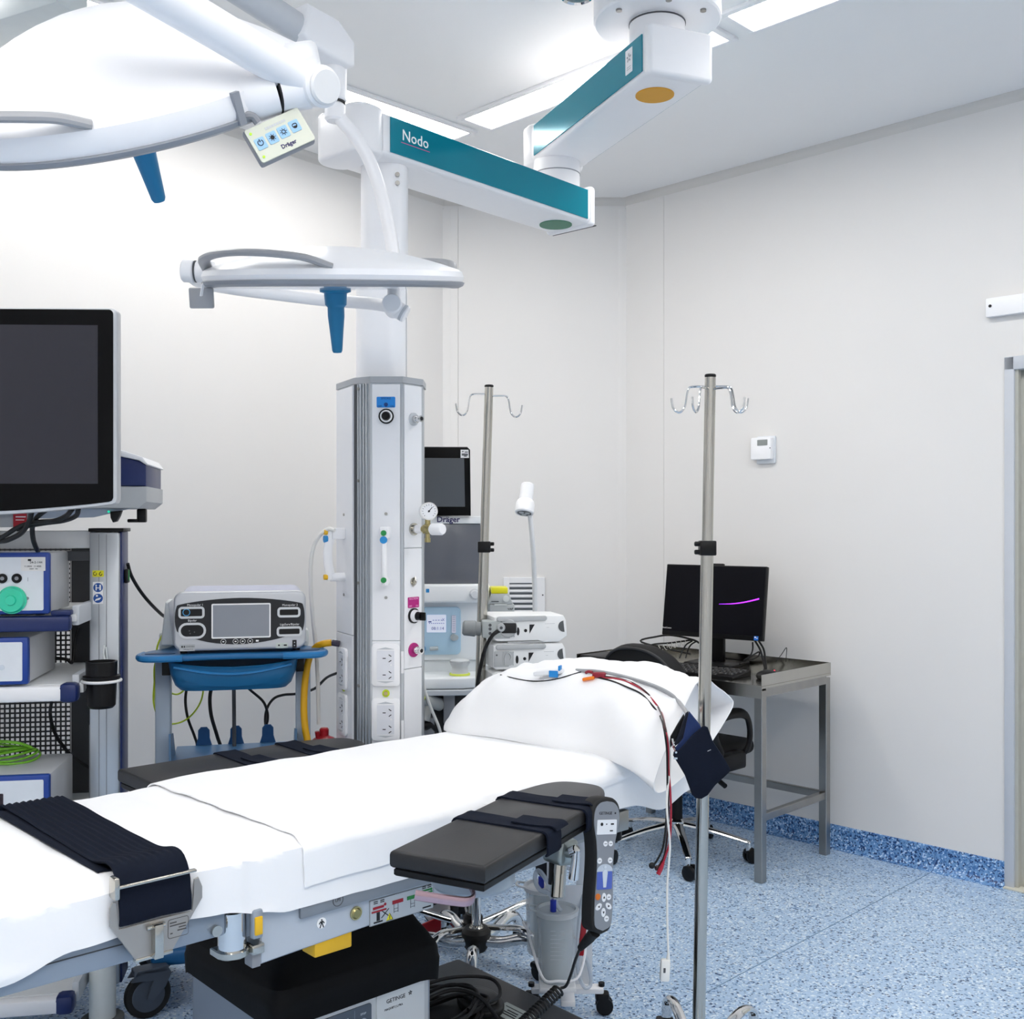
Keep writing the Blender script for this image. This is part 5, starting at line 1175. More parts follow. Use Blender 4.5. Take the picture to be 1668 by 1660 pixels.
b = B(); b.plate(-.18, .09, .14, .06, -.0115, .002, .003); obj('dark_display', b, M('display_maroon', '#2a1a20', .2), bu)
b = B(); b.disc(-.045, .09, .010, -.0115, .003, 16); obj('small_button', b, M('pale_button', '#cfd6de', .3), bu)
b = B(); c = MTW @ Vector((.05, -.06, .745))
for k in range(5): b.tube([c+Vector(((.10-.006*k)*math.cos(R(a)), (.075-.004*k)*math.sin(R(a)), .007*k+.006*math.sin(R(a*2+k*50)))) for a in range(0, 360, 30)], .0032, 7, k=4, closed=True)
b.tube([c+Vector((.09, -.02, .03)), c+Vector((.06, -.05, .05)), c+Vector((-.02, -.06, .055)), c+Vector((-.09, -.03, .04))], .0042, 7)
solo('earth_cable_coil', b, M('coil_green', '#6fb228', .4, var=.35, scale=45), 'coil of green and yellow earth cable lying on the lowest grey box of the tower', 'cable')
# ---- cables of the tower
def cable(name, pts, r, mat, label, cat='cable', group=None, n=8):
    b = B(); b.tube(pts, r, n, k=6); return solo(name, b, mat, label, cat, group)
cable('cable', [P(52, 832, 2.66), P(48, 848, 2.68), P(35, 868, 2.7), P(12, 880, 2.72), P(-6, 884, 2.74), P(-20, 900, 2.75)], .0065, CABLEB, 'black cable leaving the monitor bottom furthest left, curving to the picture edge')
cable('cable', [P(76, 830, 2.66), P(60, 843, 2.7), P(53, 858, 2.74), P(54, 878, 2.77), P(59, 893, 2.8), P(62, 898, 2.86)], .0062, CABLEB, 'black cable from the monitor going straight down behind the light source')
cable('cable', [P(118, 829, 2.64), P(108, 840, 2.68), P(90, 848, 2.7), P(65, 850, 2.7), P(42, 854, 2.7), P(24, 862, 2.7), P(5, 874, 2.72), P(-12, 878, 2.74)], .0062, CABLEB, 'upper black cable sweeping left under the monitor')
cable('cable', [P(128, 828, 2.64), P(124, 840, 2.68), P(105, 848, 2.71), P(75, 852, 2.72), P(45, 857, 2.72), P(28, 862, 2.73)], .0062, CABLEB, 'lower black cable sweeping left under the monitor, nearest the lock lever')
cable('cable', [P(208, 918, 3.08), P(214, 938, 3.1), P(228, 962, 3.15), P(244, 982, 3.2), P(262, 1000, 3.3), P(276, 1012, 3.4), P(290, 1040, 3.45)], .005, CABLEB, 'black cable from the tower clip down to the electrosurgery cart')
cable('cable', [P(84, 1142, 3.1), P(82, 1165, 3.1), P(90, 1195, 3.12), P(108, 1222, 3.14), P(128, 1240, 3.16), P(148, 1252, 3.17)], .005, CABLEB, 'thin black cable hanging in front of the perforated sheet of the tower')
cable('cable', [P(128, 1022, 3.16), P(122, 1045, 3.16), P(118, 1078, 3.15), P(108, 1074, 3.14), P(88, 1072, 3.12)], .005, CABLEB, 'short black cable behind the middle shelf of the tower')
# ================================================================ ELECTROSURGERY CART
EO = Vector((-.842, 3.265, 0)); t = thing('electrosurgery_cart', 'blue and grey two-level cart behind the far arm board', 'cart', EO, 13); ec = t
CG = M('cart_grey', '#a7b4c2', .4, var=.02)
b = B()
out = [(p.x, p.y) for p in catmull([(x, y, 0) for x, y in [(-.185, .16), (-.20, .02), (-.25, -.06), (-.262, -.14), (-.24, -.185), (-.16, -.19), (-.05, -.175), (.05, -.175), (.16, -.19), (.24, -.185), (.262, -.14), (.25, -.06), (.20, .02), (.185, .16)]], 3)]
b.prism(out, 1.003, 1.020, None, .006, 3); obj('top_tray', b, CARTB, t)
for s in (-1, 1):
    b = B(); b.prism(circ(.042, 20, s*.205, -.135, ry=.018), 1.0185, 1.0215); obj('handle_slot', b, M('slot_blue', '#0f3c66', .5), t)
    b = B(); b.tube([(s*.14, -.19, 1.012), (s*.235, -.188, 1.012), (s*.262, -.14, 1.012), (s*.255, -.08, 1.012)], .010, 10); obj('tray_handle', b, M('handle_blue', '#2676b0', .3), t)
    b = B(); b.box(s*.205-.024, s*.205+.02, -.03, .03, .13, 1.005, .006); obj('upright', b, CG, t)
    b = B(); b.box(s*.19-.012, s*.19+.012, -.12, -.08, .955, 1.002, .003); obj('basket_bracket', b, BLACK, t)
    b = B(); b.prism([(-.03, .684), (.14, .684), (.14, .79), (.05, .775), (-.03, .70)], s*.178-.003, s*.178+.003, Matrix(((0, 0, 1, 0), (-1, 0, 0, 0), (0, 1, 0, 0), (0, 0, 0, 1)))); obj('shelf_side', b, M('cart_blue_grey', '#51708f', .4), t)
    b = B(); b.box(s*.20-.03, s*.20+.025, .10, .17, .99, 1.06, .01); b.prism([(s*.195-.02, 1.03), (s*.195+.02, 1.03), (s*.195+.005, 1.16), (s*.195-.005, 1.16)], -.12, .02, RX(90) @ T(0, 0, 0), .004, 1); obj('side_horn', b, M('horn_white', '#dfe3e2', .35), t)
# basket
def basket(u, v):
    c = 2*math.pi*v; n = 5; cs, sn = math.cos(c), math.sin(c)
    prof = [(0, .914), (.55, .914), (.83, .916), (.90, .928), (.97, .96), (1.0, .995), (1.02, .998)]
    f = u*(len(prof)-1); i = min(int(f), len(prof)-2); g = f-i; k = prof[i][0]+(prof[i+1][0]-prof[i][0])*g; z = prof[i][1]+(prof[i+1][1]-prof[i][1])*g
    x = .182*k*abs(cs)**(2/n)*(1 if cs > 0 else -1); y = .11*k*abs(sn)**(2/n)*(1 if sn > 0 else -1)-.065
    if y < -.1 and z > .95: z -= .016*max(0, 1-(x/.17)**2)
    return Vector((x, y, z))
b = B(); b.surf(basket, 24, 72, .003, closed=True); obj('basket', b, M('basket_blue', '#175f8e', .35, var=.03), t)
b = B(); b.tube([(-.165, -.172, .985), (-.08, -.178, .968), (0, -.18, .962), (.08, -.178, .968), (.165, -.172, .985)], .004, 6); obj('basket_rim', b, M('handle_blue', '#2676b0', .3), t)
# lower shelf with three tongues
b = B(); b.box(-.18, .18, -.14, .14, .684, .698, .004); obj('lower_shelf', b, M('cart_shelf_blue', '#4d7ba6', .35, var=.03), t)
for x in (-.098, 0, .098):
    b = B(); b.prism([(x-.026, .694), (x+.026, .694), (x+.018, .72), (x+.0175, .745), (x+.009, .755), (x-.009, .755), (x-.0175, .745), (x-.018, .72)], 0, .006, T(0, .14, 0) @ RX(90), .002, 1); obj('cord_tongue', b, M('tongue_blue', '#1c4f80', .4), t)
b = B(); b.cyl((.0, .10, .14), (-.006, .10, .90), .006, n=12); obj('centre_rod', b, DGREY, t)
b = B(); b.box(-.23, .23, -.16, .16, .128, .175, .015, 3); obj('cart_base', b, M('base_blue', '#155d92', .4, var=.03), t)
for sx in (-1, 1):
    for sy in (-1, 1):
        M0 = T(sx*.235, sy*.16-.02, 0) @ RZ(20 if sx < 0 else -30)
        b = B(); b.lathe([(.0, -.013), (.040, -.013), (.060, -.011), (.064, -.006), (.064, .006), (.060, .011), (.040, .013), (0, .013)], M0 @ T(.0, 0, .064) @ RX(90), 36); w_ = obj('castor_wheel', b, RUBBER, t)
        b = B(); b.lathe([(.0, -.0155), (.035, -.0155), (.044, -.014), (.046, -.012), (.046, .012), (.044, .014), (.035, .0155), (0, .0155)], M0 @ T(.0, 0, .064) @ RX(90), 32); obj('wheel_disc', b, M('wheel_slate', '#4a525e', .5), w_)
        b = B(M0); b.prism([(-.05, .115), (-.03, .142), (.05, .142), (.062, .12), (.045, .085), (.012, .052), (-.006, .058), (.012, .108), (-.02, .112)], -.022, -.017, RX(90) @ Matrix()); b.prism([(-.05, .115), (-.03, .142), (.05, .142), (.062, .12), (.045, .085), (.012, .052), (-.006, .058), (.012, .108), (-.02, .112)], .017, .022, RX(90)); b.box(-.04, .055, -.022, .022, .125, .142, .004); obj('castor_fork', b, M('fork_slate', '#4d5561', .45), t)
# ---- generator
go = Vector((P(392, 0, 3.12).x, 3.12, 1.022)); t = thing('electrosurgical_generator', 'silver electrosurgical generator with black curved face and grey screen on the blue cart', 'medical device', go, 13); gen = t
SIL = M('generator_silver', '#c3c5c9', .3, .35, var=.02); GB = M('generator_black', '#1d1e22', .3, var=.05)
b = B(); b.prism(rrect(.366, .170, .03, 6, 0, .09), -.33, -.02, RX(90), .006, 2, [(x*.97, .005+(z-.005)*.97) for x, z in rrect(.366, .170, .03, 6, 0, .09)]); obj('casing', b, M('generator_lilac', '#b9bdd2', .35, .2, var=.02), t)
b = B(); b.prism(rrect(.372, .170, .026, 6, 0, .092), -.02, .012, RX(90), .008, 3); obj('front_frame', b, SIL, t)
def lens(x0, x1, top, bot, zt, zb, n=12):
    up = [(x0+(x1-x0)*i/n, zt+top*math.sin(math.pi*i/n)) for i in range(n, -1, -1)]; dn = [(x0+(x1-x0)*i/n, zb-bot*math.sin(math.pi*i/n)) for i in range(n+1)]
    return up+dn
b = B(); pl_ = [(p.x, p.y) for p in catmull([(x, z, 0) for x, z in [(-.178, .072), (-.182, .10), (-.178, .132), (-.165, .142), (-.09, .153), (0, .158), (.09, .153), (.165, .142), (.178, .132), (.182, .10), (.178, .066), (.165, .056), (.09, .034), (.0, .024), (-.09, .032), (-.165, .058)]], 4, True)]
b.prism(pl_, .012, .0145, RX(90)); fp = obj('black_face', b, GB, t)
y3 = -.0145
def ringplate(nm, pts_o, pts_i, par, mat, y, tk):
    b = B(); t_ = bmesh.new(); n = len(pts_o)
    A = [[t_.verts.new((x, yy, z)) for x, z in P_] for P_, yy in ((pts_o, y), (pts_o, y-tk), (pts_i, y-tk), (pts_i, y))]
    for q in range(3):
        for i in range(n): t_.faces.new((A[q][i], A[q][(i+1) % n], A[q+1][(i+1) % n], A[q+1][i]))
    bmesh.ops.recalc_face_normals(t_, faces=t_.faces[:]); b._in(t_); return obj(nm, b, mat, par)
b = B(); b.plate(.002, .092, .160, .094, y3, .0012, .003); obj('screen', b, M('screen_pale', '#8f939b', .2, var=.06, scale=6), fp)
ringplate('screen_frame', rrect(.166, .100, .004, 4, .002, .092), rrect(.158, .092, .002, 4, .002, .092), fp, INKW, y3, .0025)
for nm, cx_, cz_, w_, h_, r_ in (('monopolar_socket', -.136, .118, .072, .034, .010), ('bipolar_socket', -.134, .066, .076, .046, .0225), ('monopolar_socket', .137, .114, .066, .030, .010), ('sealing_socket', .138, .058, .072, .029, .010)):
    ringplate(nm+'_ring', rrect(w_, h_, r_, 5, cx_, cz_), rrect(w_-.013, h_-.013, max(.003, r_-.0065), 5, cx_, cz_), fp, M('ring_white', '#d3d5d7', .35), y3, .003)
    b = B(); b.plate(cx_, cz_, w_-.013, h_-.013, y3, .0008, max(.003, r_-.007)); obj(nm, b, M('socket_black', '#08080a', .6), fp)
ringplate('blue_ring', circ(.0105, 20, -.150, .119), circ(.0085, 20, -.150, .119), fp, M('ring_blue', '#4aa0d8', .4), y3-.0008, .002)
b = B(); b.disc(-.150, .119, .0145, y3, .0016, 20); obj('round_port', b, M('socket_black', '#08080a', .6), fp)
for x, z in ((-.142, .066), (-.128, .062), (-.14, .058)):
    b = B(); b.disc(x, z, .002, y3-.0008, .0006, 8); obj('pin_hole', b, DGREY, fp)
for st, x, z in (('Monopolar 1', -.126, .1395), ('Bipolar', -.134, .095), ('Monopolar 2', .140, .135), ('LigaSure/Bipolar', .139, .0785)):
    b = B(); b.text(st, .0085, x, z, y3); obj('lettering', b, INKW, fp)
for x in (-.048, -.014, .006, .027):
    ringplate('touch_key', circ(.0078, 18, x, .0325), circ(.0068, 18, x, .0325), fp, INKW, y3, .0006)
    b = B(); b.box(x-.0025, x+.0025, y3-.0006, y3, .031, .034); obj('key_icon', b, INKW, fp)
b = B(); b.plate(.047, .033, .008, .005, y3, .0006, .001); obj('key_icon', b, INKW, fp)
b = B(); b.plate(-.148, .0175, .042, .019, -.0125, .0008, .001); o = obj('maker_label', b, M('label_silver2', '#b6babd', .4), t)
b = B(); b.text('COVIDIEN', .0055, -.141, .0205, -.0134); b.text('Valleylab FT10', .0045, -.145, .0125, -.0134); b.plate(-.162, .0205, .004, .0055, -.0133, .0004, .001); b.plate(-.156, .0205, .003, .0055, -.0133, .0004, .001); obj('label_print', b, INK, o)
b = B(); b.plate(.117, .0175, .034, .015, -.0125, .0006, .001); o = obj('service_label', b, M('label_mint', '#c4ccc6', .5), t)
b = B(); b.box(.106, .111, -.0136, -.0131, .016, .020); b.box(.122, .131, -.0136, -.0131, .016, .020); b.box(.118, .1185, -.0136, -.0131, .014, .021); obj('label_print', b, INK, o)
b = B(); b.plate(.153, .021, .012, .023, -.0125, .0015, .001); o = obj('footswitch_port', b, INK, t)
for z in (.0165, .0255):
    b = B(); b.disc(.153, z, .0017, -.014, .0006, 8); obj('port_pin', b, LGREY, o)
for x in (-.16, .16):
    for y in (.02, .28):
        b = B(); b.cyl((x, y, -.002), (x, y, .008), .010, n=10); obj('rubber_foot', b, BLACK, t)
# ---- cables around the cart
cable('earth_cable', [P(264, 1035, 3.28), P(256, 1055, 3.26), P(253, 1095, 3.25), P(250, 1140, 3.25), P(256, 1165, 3.25), P(262, 1178, 3.27), P(290, 1178, 3.38), P(312, 1165, 3.40), P(328, 1140, 3.41), P(333, 1105, 3.42)], .0028, EARTH, 'green and yellow earth cable looping behind the left upright of the cart', group=None)
cable('earth_cable', [P(262, 1060, 3.2), P(252, 1085, 3.2), P(252, 1120, 3.2), P(256, 1180, 3.2), P(254, 1240, 3.2), P(252, 1300, 3.2), P(250, 1420, 3.25), P(250, 1560, 3.3)], .0028, EARTH, 'green and yellow earth cable hanging straight down left of the cart')
cable('earth_cable', [P(264, 1108, 3.3), P(254, 1130, 3.28), P(262, 1122, 3.3), P(285, 1131, 3.4), P(298, 1126, 3.42), P(306, 1112, 3.43)], .0028, EARTH, 'short green and yellow earth cable loop under the left end of the blue basket')
cable('cable', [P(306, 1110, 3.40), P(302, 1140, 3.40), P(306, 1170, 3.40), P(317, 1200, 3.42), P(322, 1222, 3.44), P(325, 1300, 3.45)], .0045, CABLEB, 'black cable left of centre under the blue basket')
cable('cable', [P(347, 1110, 3.42), P(342, 1135, 3.42), P(344, 1165, 3.42), P(354, 1200, 3.44), P(360, 1225, 3.46), P(362, 1300, 3.47)], .006, CABLEB, 'thicker black cable in the middle under the blue basket')
cable('cable', [P(394, 1112, 3.43), P(410, 1126, 3.43), P(428, 1142, 3.43), P(435, 1158, 3.44), P(436, 1172, 3.44), P(433, 1190, 3.44), P(433, 1240, 3.45)], .0043, CABLEB, 'black cable slanting right from the basket to the right-hand tongue')
cable('cable', [P(550, 1096, 3.28), P(532, 1104, 3.34), P(512, 1122, 3.4), P(484, 1130, 3.46), P(462, 1132, 3.47), P(446, 1138, 3.47), P(435, 1154, 3.46), P(432, 1175, 3.46), P(436, 1200, 3.46), P(437, 1240, 3.46)], .0043, CABLEB, 'black cable arching from the socket column to the right-hand tongue of the cart')
b = B(); b.tube([P(540, 1047, 3.24), P(526, 1049, 3.24), P(513, 1056, 3.25), P(503, 1075, 3.25), P(497, 1110, 3.25), P(495, 1150, 3.24), P(497, 1185, 3.23), P(503, 1222, 3.22), P(508, 1290, 3.22)], .0105, 12); hs = solo('yellow_hose', b, M('hose_yellow', '#e0a810', .4, var=.05), 'thick yellow gas hose arching over the right side of the blue cart', 'hose')
b = B(T(*(-hs.location))); b.tube([P(541, 1047, 3.24), P(547, 1048, 3.24), P(553, 1049, 3.24)], .0095, 10); obj('ribbed_sleeve', b, M('sleeve_dark', '#3a3344', .5), hs)
b = B(); b.tube([P(545, 864, 3.18), P(535, 862, 3.19), P(522, 871, 3.2), P(511, 890, 3.22), P(506, 920, 3.24), P(506, 960, 3.26), P(510, 1010, 3.28), P(515, 1060, 3.29), P(518, 1120, 3.3), P(519, 1180, 3.3)], .0062, 10); solo('vacuum_tube', b, TUBEW, 'white tube from the upper left pull handle down to the red suction bottle', 'tube')
c = P(528, 1190, 3.3); t = thing('suction_bottle', 'red-capped bottle beside the socket column', 'bottle', (c.x, c.y, CAMZ-(1222-HY)/FPX*3.3-.12), 0)
b = B(); b.lathe([(.036, 0), (.038, .005), (.038, .11)], None, 28); obj('bottle', b, M('bottle_red', '#8c1018', .25, var=.05), t)
b = B(); b.lathe([(.041, .105), (.042, .11), (.042, .145), (.039, .150), (.030, .158), (.018, .163), (.014, .166), (.0145, .184), (.011, .189), (0, .190)], None, 32); b.cyl((-.016, -.008, .150), (-.020, -.012, .180), .007, n=12); obj('red_cap', b, RED, t)
# ================================================================ ANAESTHESIA MACHINE
AO = Vector((P(735, 0, 4.05).x, 4.05, 0)); t = thing('anaesthesia_machine', 'white anaesthesia workstation with two dark screens behind the socket column', 'anaesthesia machine', AO, 4); am = t
AW = M('machine_white', '#eef0f1', .35, var=.01); k4 = 4.05/FPX
def ax(px): return (px-735)*k4
def az(py): return CAMZ-(py-HY)*k4
b = B(); b.box(-.32, ax(783)+.005, -.02, .32, az(1075), az(842), .012); b.box(ax(783)-.0, ax(800), .04, .3, az(1075), az(950), .02); obj('machine_body', b, AW, t)
b = B(); b.box(-.30, ax(795), .0, .36, .14, az(1075), .01); b.box(-.34, ax(800), -.10, .38, .09, .15, .015); obj('lower_cabinet', b, M('cabinet_white', '#e2e6e8', .4), t)
# monitor on top
b = B(); b.prism([(-.26, 0), (.072, 0), (.068, .245), (.058, .255), (-.26, .255)], 0, .03, T(0, -.04, az(839)) @ RX(98), .005, 2); mo = obj('patient_monitor', b, GLOSSB, t)
b = B(); b.prism([(-.25, .035), (.050, .035), (.046, .215), (-.25, .215)], .03, .0312, T(0, -.04, az(839)) @ RX(98)); obj('monitor_screen', b, M('screen_slate', '#55585c', .15, var=.05, scale=5), mo)
b = B(); b.prism([(.033, .216), (.064, .216), (.062, .246), (.033, .246)], .03, .0312, T(0, -.04, az(839)) @ RX(98)); o = obj('monitor_label', b, INKW, mo)
b = B()
for x0, x1, z in ((.038, .044, .238), (.048, .06, .236), (.037, .06, .229), (.037, .06, .225), (.045, .056, .221)): b.prism([(x0, z), (x1, z), (x1, z+.003), (x0, z+.003)], .0313, .0316, T(0, -.04, az(839)) @ RX(98))
obj('label_print', b, INK, mo)
b = B(); b.box(-.1, -.0, .0, .05, az(842), az(800), .01); obj('monitor_neck', b, AW, t)
b = B(); b.box(-.30, ax(783), -.05, .02, az(853), az(841), .004); o = obj('name_bar', b, AW, t)
b = B(); b.text('Dräger', .030, ax(730), az(846.5), -.051, bold=.02); obj('lettering', b, M('navy_ink2', '#2a2560', .5), o)
# second screen
b = B(); b.box(-.30, ax(782), -.042, -.02, az(950), az(853), .003); o = obj('ventilator_screen', b, M('screen_slate2', '#63666e', .16, var=.06, scale=4), t)
b = B(); b.box(-.31, ax(785), -.075, .0, az(980), az(950), .010, 3); o = obj('control_bar', b, AW, t)
b = B(); b.disc(ax(772), az(966), .0205, -.074, .003, 26); b.disc(ax(772), az(966), .017, -.075, .012, 26); b.disc(ax(772), az(966), .015, -.087, .010, 26, r1=.013); obj('rotary_knob', b, M('knob_pale', '#dcdfe2', .3), o)
b = B(); b.plate(ax(697), az(960), .012, .014, -.075, .001, .002); b.disc(ax(697), az(959.5), .004, -.0762, .0006, 10); obj('standby_key', b, SKYB, o)
# light blue gas panel
b = B(); b.plate(ax(706), az(1026), .205, .178, -.02, .02, .018, .004); gp = obj('gas_panel', b, M('panel_sky', '#aecde2', .3, var=.02), t)
yg = -.0405
b = B(); b.plate(ax(711), az(1014), .072, .066, yg, .002, .003); o = obj('gas_display', b, M('lcd_lilac', '#dfe4f6', .3, emit=.25), gp)
b = B(); b.text('08:1:14', .016, ax(713), az(1022), yg-.0022); b.text('X', .014, ax(722), az(1008), yg-.0022)
for k in range(8): b.box(ax(699)+.0075*k, ax(699)+.0075*k+.004, yg-.0026, yg-.0022, az(1014), az(1013))
for k in range(4): b.box(ax(705)+.010*k, ax(705)+.010*k+.005, yg-.0026, yg-.0022, az(1009), az(1008))
b.box(ax(698), ax(703), yg-.0026, yg-.0022, az(1012), az(1010)); obj('display_print', b, M('lcd_ink', '#4a5a8c', .5), o)
b = B(); b.plate(ax(739), az(1015), .016, .066, yg, .004, .004); o = obj('flow_tube', b, M('flow_lilac', '#e6e4f4', .15), gp)
b = B()
for k in range(9): b.box(ax(737), ax(741), yg-.0046, yg-.004, az(1002+3*k), az(1002+3*k)+.0008)
obj('flow_scale', b, M('lcd_ink', '#4a5a8c', .5), o)
b = B(); b.disc(ax(739), az(1036), .013, yg, .012, 18); b.disc(ax(742), az(1036), .010, yg-.012, .012, 18); obj('flow_knob', b, M('knob_metal', '#b9c2c6', .3, .5), gp)
b = B(); b.cyl((ax(700), yg-.012, az(1054)), (ax(714), yg-.012, az(1053)), .008, n=16, bev=.002); b.disc(ax(707), az(1054), .006, yg, .008, 12); obj('oxygen_tap', b, M('knob_metal', '#b9c2c6', .3, .5), gp)
b = B(); b.disc(ax(689), az(1054), .012, yg, .010, 18); obj('blue_port', b, M('port_steel_blue', '#6a9ac4', .35), gp)
# white work surface with APL valve
b = B(); b.prism([(-.33, -.16), (.04, -.16), (.085, -.14), (.105, -.10), (.11, .15), (-.33, .15)], az(1112), az(1094), None, .008, 3); ws = obj('work_surface', b, AW, t)
b = B(); b.prism([(-.33, -.165), (.045, -.165), (.09, -.145), (.112, -.10), (.112, .1), (-.33, .1)], az(1122), az(1113), None, .003, 1); obj('surface_edge', b, LGREY, t)
b = B(); b.lathe([(.038, 0), (.036, .004), (.031, .012), (.029, .026), (.029, .030), (.036, .044), (.035, .055), (.030, .058), (0, .059)], T(ax(748)+.0, -.10, az(1094)), 36); av = obj('pressure_valve', b, M('valve_grey', '#cfd1d2', .4), t)
b = B()
for k in range(36): b.box(.034, .0372, -.0012, .0012, .045, .054, M=T(ax(748), -.10, az(1094)) @ RZ(k*10))
obj('valve_grip', b, M('valve_grey', '#cfd1d2', .4), av)
b = B(); b.lathe([(.0385, .002), (.0375, .008), (.0365, .009)], T(ax(748), -.10, az(1094)), 36); obj('lime_ring', b, M('lime', '#dbe85a', .4), av)
# breathing block under the surface
b = B(); b.box(-.30, ax(790), -.06, .0, az(1230), az(1124), .01); obj('dark_recess', b, M('recess_dark', '#2a2b2e', .5), t)
b = B(); b.box(ax(722), ax(740), -.12, -.05, az(1170), az(1116), .005); b.box(-.25, ax(708), -.10, -.04, az(1215), az(1160), .01); obj('absorber_block', b, MGREY, t)
b = B(); b.cyl((ax(692), -.17, az(1128)), (ax(716), -.10, az(1140)), .020, .024, n=20); b.cyl((ax(698), -.15, az(1130)), (ax(692), -.17, az(1160)), .018, .020, n=20); b.cyl((ax(694), -.17, az(1132)), (ax(690), -.19, az(1124)), .013, n=16); obj('breathing_port', b, M('port_grey', '#a6a8a6', .45), t)
b = B(); b.cyl((ax(690), -.19, az(1124)), (ax(689), -.196, az(1122)), .010, n=14); obj('lime_cap', b, M('lime', '#dbe85a', .4), t)
b = B(); b.tube([(ax(680), -.16, az(1170)), (ax(696), -.16, az(1168)), (ax(704), -.15, az(1170)), (ax(712), -.13, az(1180))], [.018, .018, .008, .008], 12); obj('black_connector', b, BLACK, t)
b = B(); b.tube([(ax(686), -.2, az(1080)), (ax(693), -.2, az(1110)), (ax(703), -.19, az(1140)), (ax(715), -.18, az(1170)), (ax(722), -.16, az(1200))], .0055, 8); obj('sample_line', b, TUBEW, t)
# vaporiser on the right shoulder
b = B(); b.box(ax(797), ax(838), -.02, .10, az(1005), az(984), .006); b.prism([(ax(795), az(984)), (ax(835), az(984)), (ax(829), az(967)), (ax(801), az(967))], -.09, .02, RX(90), .004, 2); vp = obj('vaporiser', b, M('vapor_grey', '#b9bdbd', .4, var=.02), t)
b = B(); b.box(ax(800), ax(827), -.018, .085, az(967), az(957), .004); obj('yellow_cap', b, YBRIGHT, vp)
b = B(); b.disc(ax(824), az(975), .012, -.02, .006, 18); b.box(ax(805), ax(825), -.024, -.02, az(986), az(984)); obj('dial', b, M('dial_pale', '#d8dcda', .4), vp)
b = B(); b.text('VAP', .012, ax(831), az(992), -.021); b.box(ax(800), ax(812), -.0225, -.02, az(980), az(979)); obj('vapor_print', b, INK, vp)
# gooseneck lamp
b = B(); b.tube([(ax(874), .06, az(1120)), (ax(874), .05, az(1000)), (ax(872), .03, az(940)), (ax(868), .0, az(885)), (ax(864), -.01, az(845)), (ax(862), -.012, az(832))], .0095, 12); b.box(ax(800), ax(880), .04, .10, az(1125), az(1100), .006); obj('gooseneck', b, M('neck_white', '#dfe0e1', .4), t)
Ml = T(ax(855), -.02, az(825)) @ RX(-20) @ RY(8)
b = B(Ml); b.lathe([(.033, -.028), (.036, -.024), (.036, .010), (.031, .022), (.026, .026), (.0255, .088), (.021, .092), (0, .092)], None, 32); lh = obj('lamp_head', b, WHITE, t)
b = B(Ml); b.lathe([(.027, -.0262), (.027, -.0285), (0, -.0285)], None, 24); obj('lamp_lens', b, M('lens_dark', '#5c6062', .15), lh)
for a in (90, 210, 330):
    b = B(Ml); b.lathe([(.0095, -.0285), (.009, -.030), (0, -.030)], T(.013*math.cos(R(a)), .013*math.sin(R(a)), 0), 14); obj('led_lens', b, M('led_pale', '#b4b8ba', .1), lh)
# big castors with guards
for x, y in ((ax(716), -.33), (-.30, -.30)):
    M0 = T(x, y, 0) @ RZ(-35)
    b = B(); b.lathe([(.0, -.02), (.05, -.02), (.068, -.016), (.07, 0), (.068, .016), (.05, .02), (0, .02)], M0 @ T(0, 0, .07) @ RX(90), 32); b.box(-.02, .02, -.06, .20, .09, .13, .01, M=M0); w_ = obj('castor', b, RUBBER, t)
    for s in (-1, 1):
        b = B(); b.lathe([(.058, s*.02), (.056, s*.030), (.03, s*.033), (0, s*.033)], M0 @ T(-.0, 0, .074) @ RX(90), 30); obj('castor_guard', b, M('guard_beige', '#bdb6b3', .4), w_)
# ================================================================ DESK
DO = Vector((.965, 4.15, 0)); t = thing('steel_desk', 'stainless steel instrument desk against the right wall', 'desk', DO, -45); dk = t
zt = .765
for x, y in ((-.0175, .0175), (-.0175, .515), (-.935, .0175), (-.935, .515)):
    b = B(); b.box(x-.0175, x+.0175, y-.0175, y+.0175, .0, zt-.02, .002, 1); obj('leg', b, STEELD, t)
b = B(); b.box(-.955, .0, 0, .535, zt-.004, zt, .001, 1); b.box(-.955, 0, -.001, .002, zt-.05, zt); obj('desk_top', b, STEEL, t)
b = B(); b.box(-.0025, .0, 0, .535, zt-.012, zt+.042); b.box(-.955, .0, .5325, .535, zt-.012, zt+.042); b.box(-.955, -.9525, 0, .535, zt-.012, zt+.042); obj('raised_edge', b, STEEL, t)
b = B(); b.box(-.03, .0, .03, .50, zt-.045, zt-.012); b.box(-.92, -.03, .50, .53, zt-.045, zt-.012); b.box(-.92, -.03, .003, .03, zt-.045, zt-.012); b.box(-.955, -.925, .03, .50, zt-.045, zt-.012); obj('apron', b, STEELD, t)
for x0, x1, y0, y1 in ((-.03, -.005, .035, .50), (-.945, -.92, .035, .50), (-.92, -.03, .503, .528)):
    b = B(); b.box(x0, x1, y0, y1, .235, .265, .002, 1); obj('foot_rail', b, STEELD, t)
MD = T(*DO) @ RZ(-45)
def dl(x, y, z): return MD @ Vector((x, y, z))
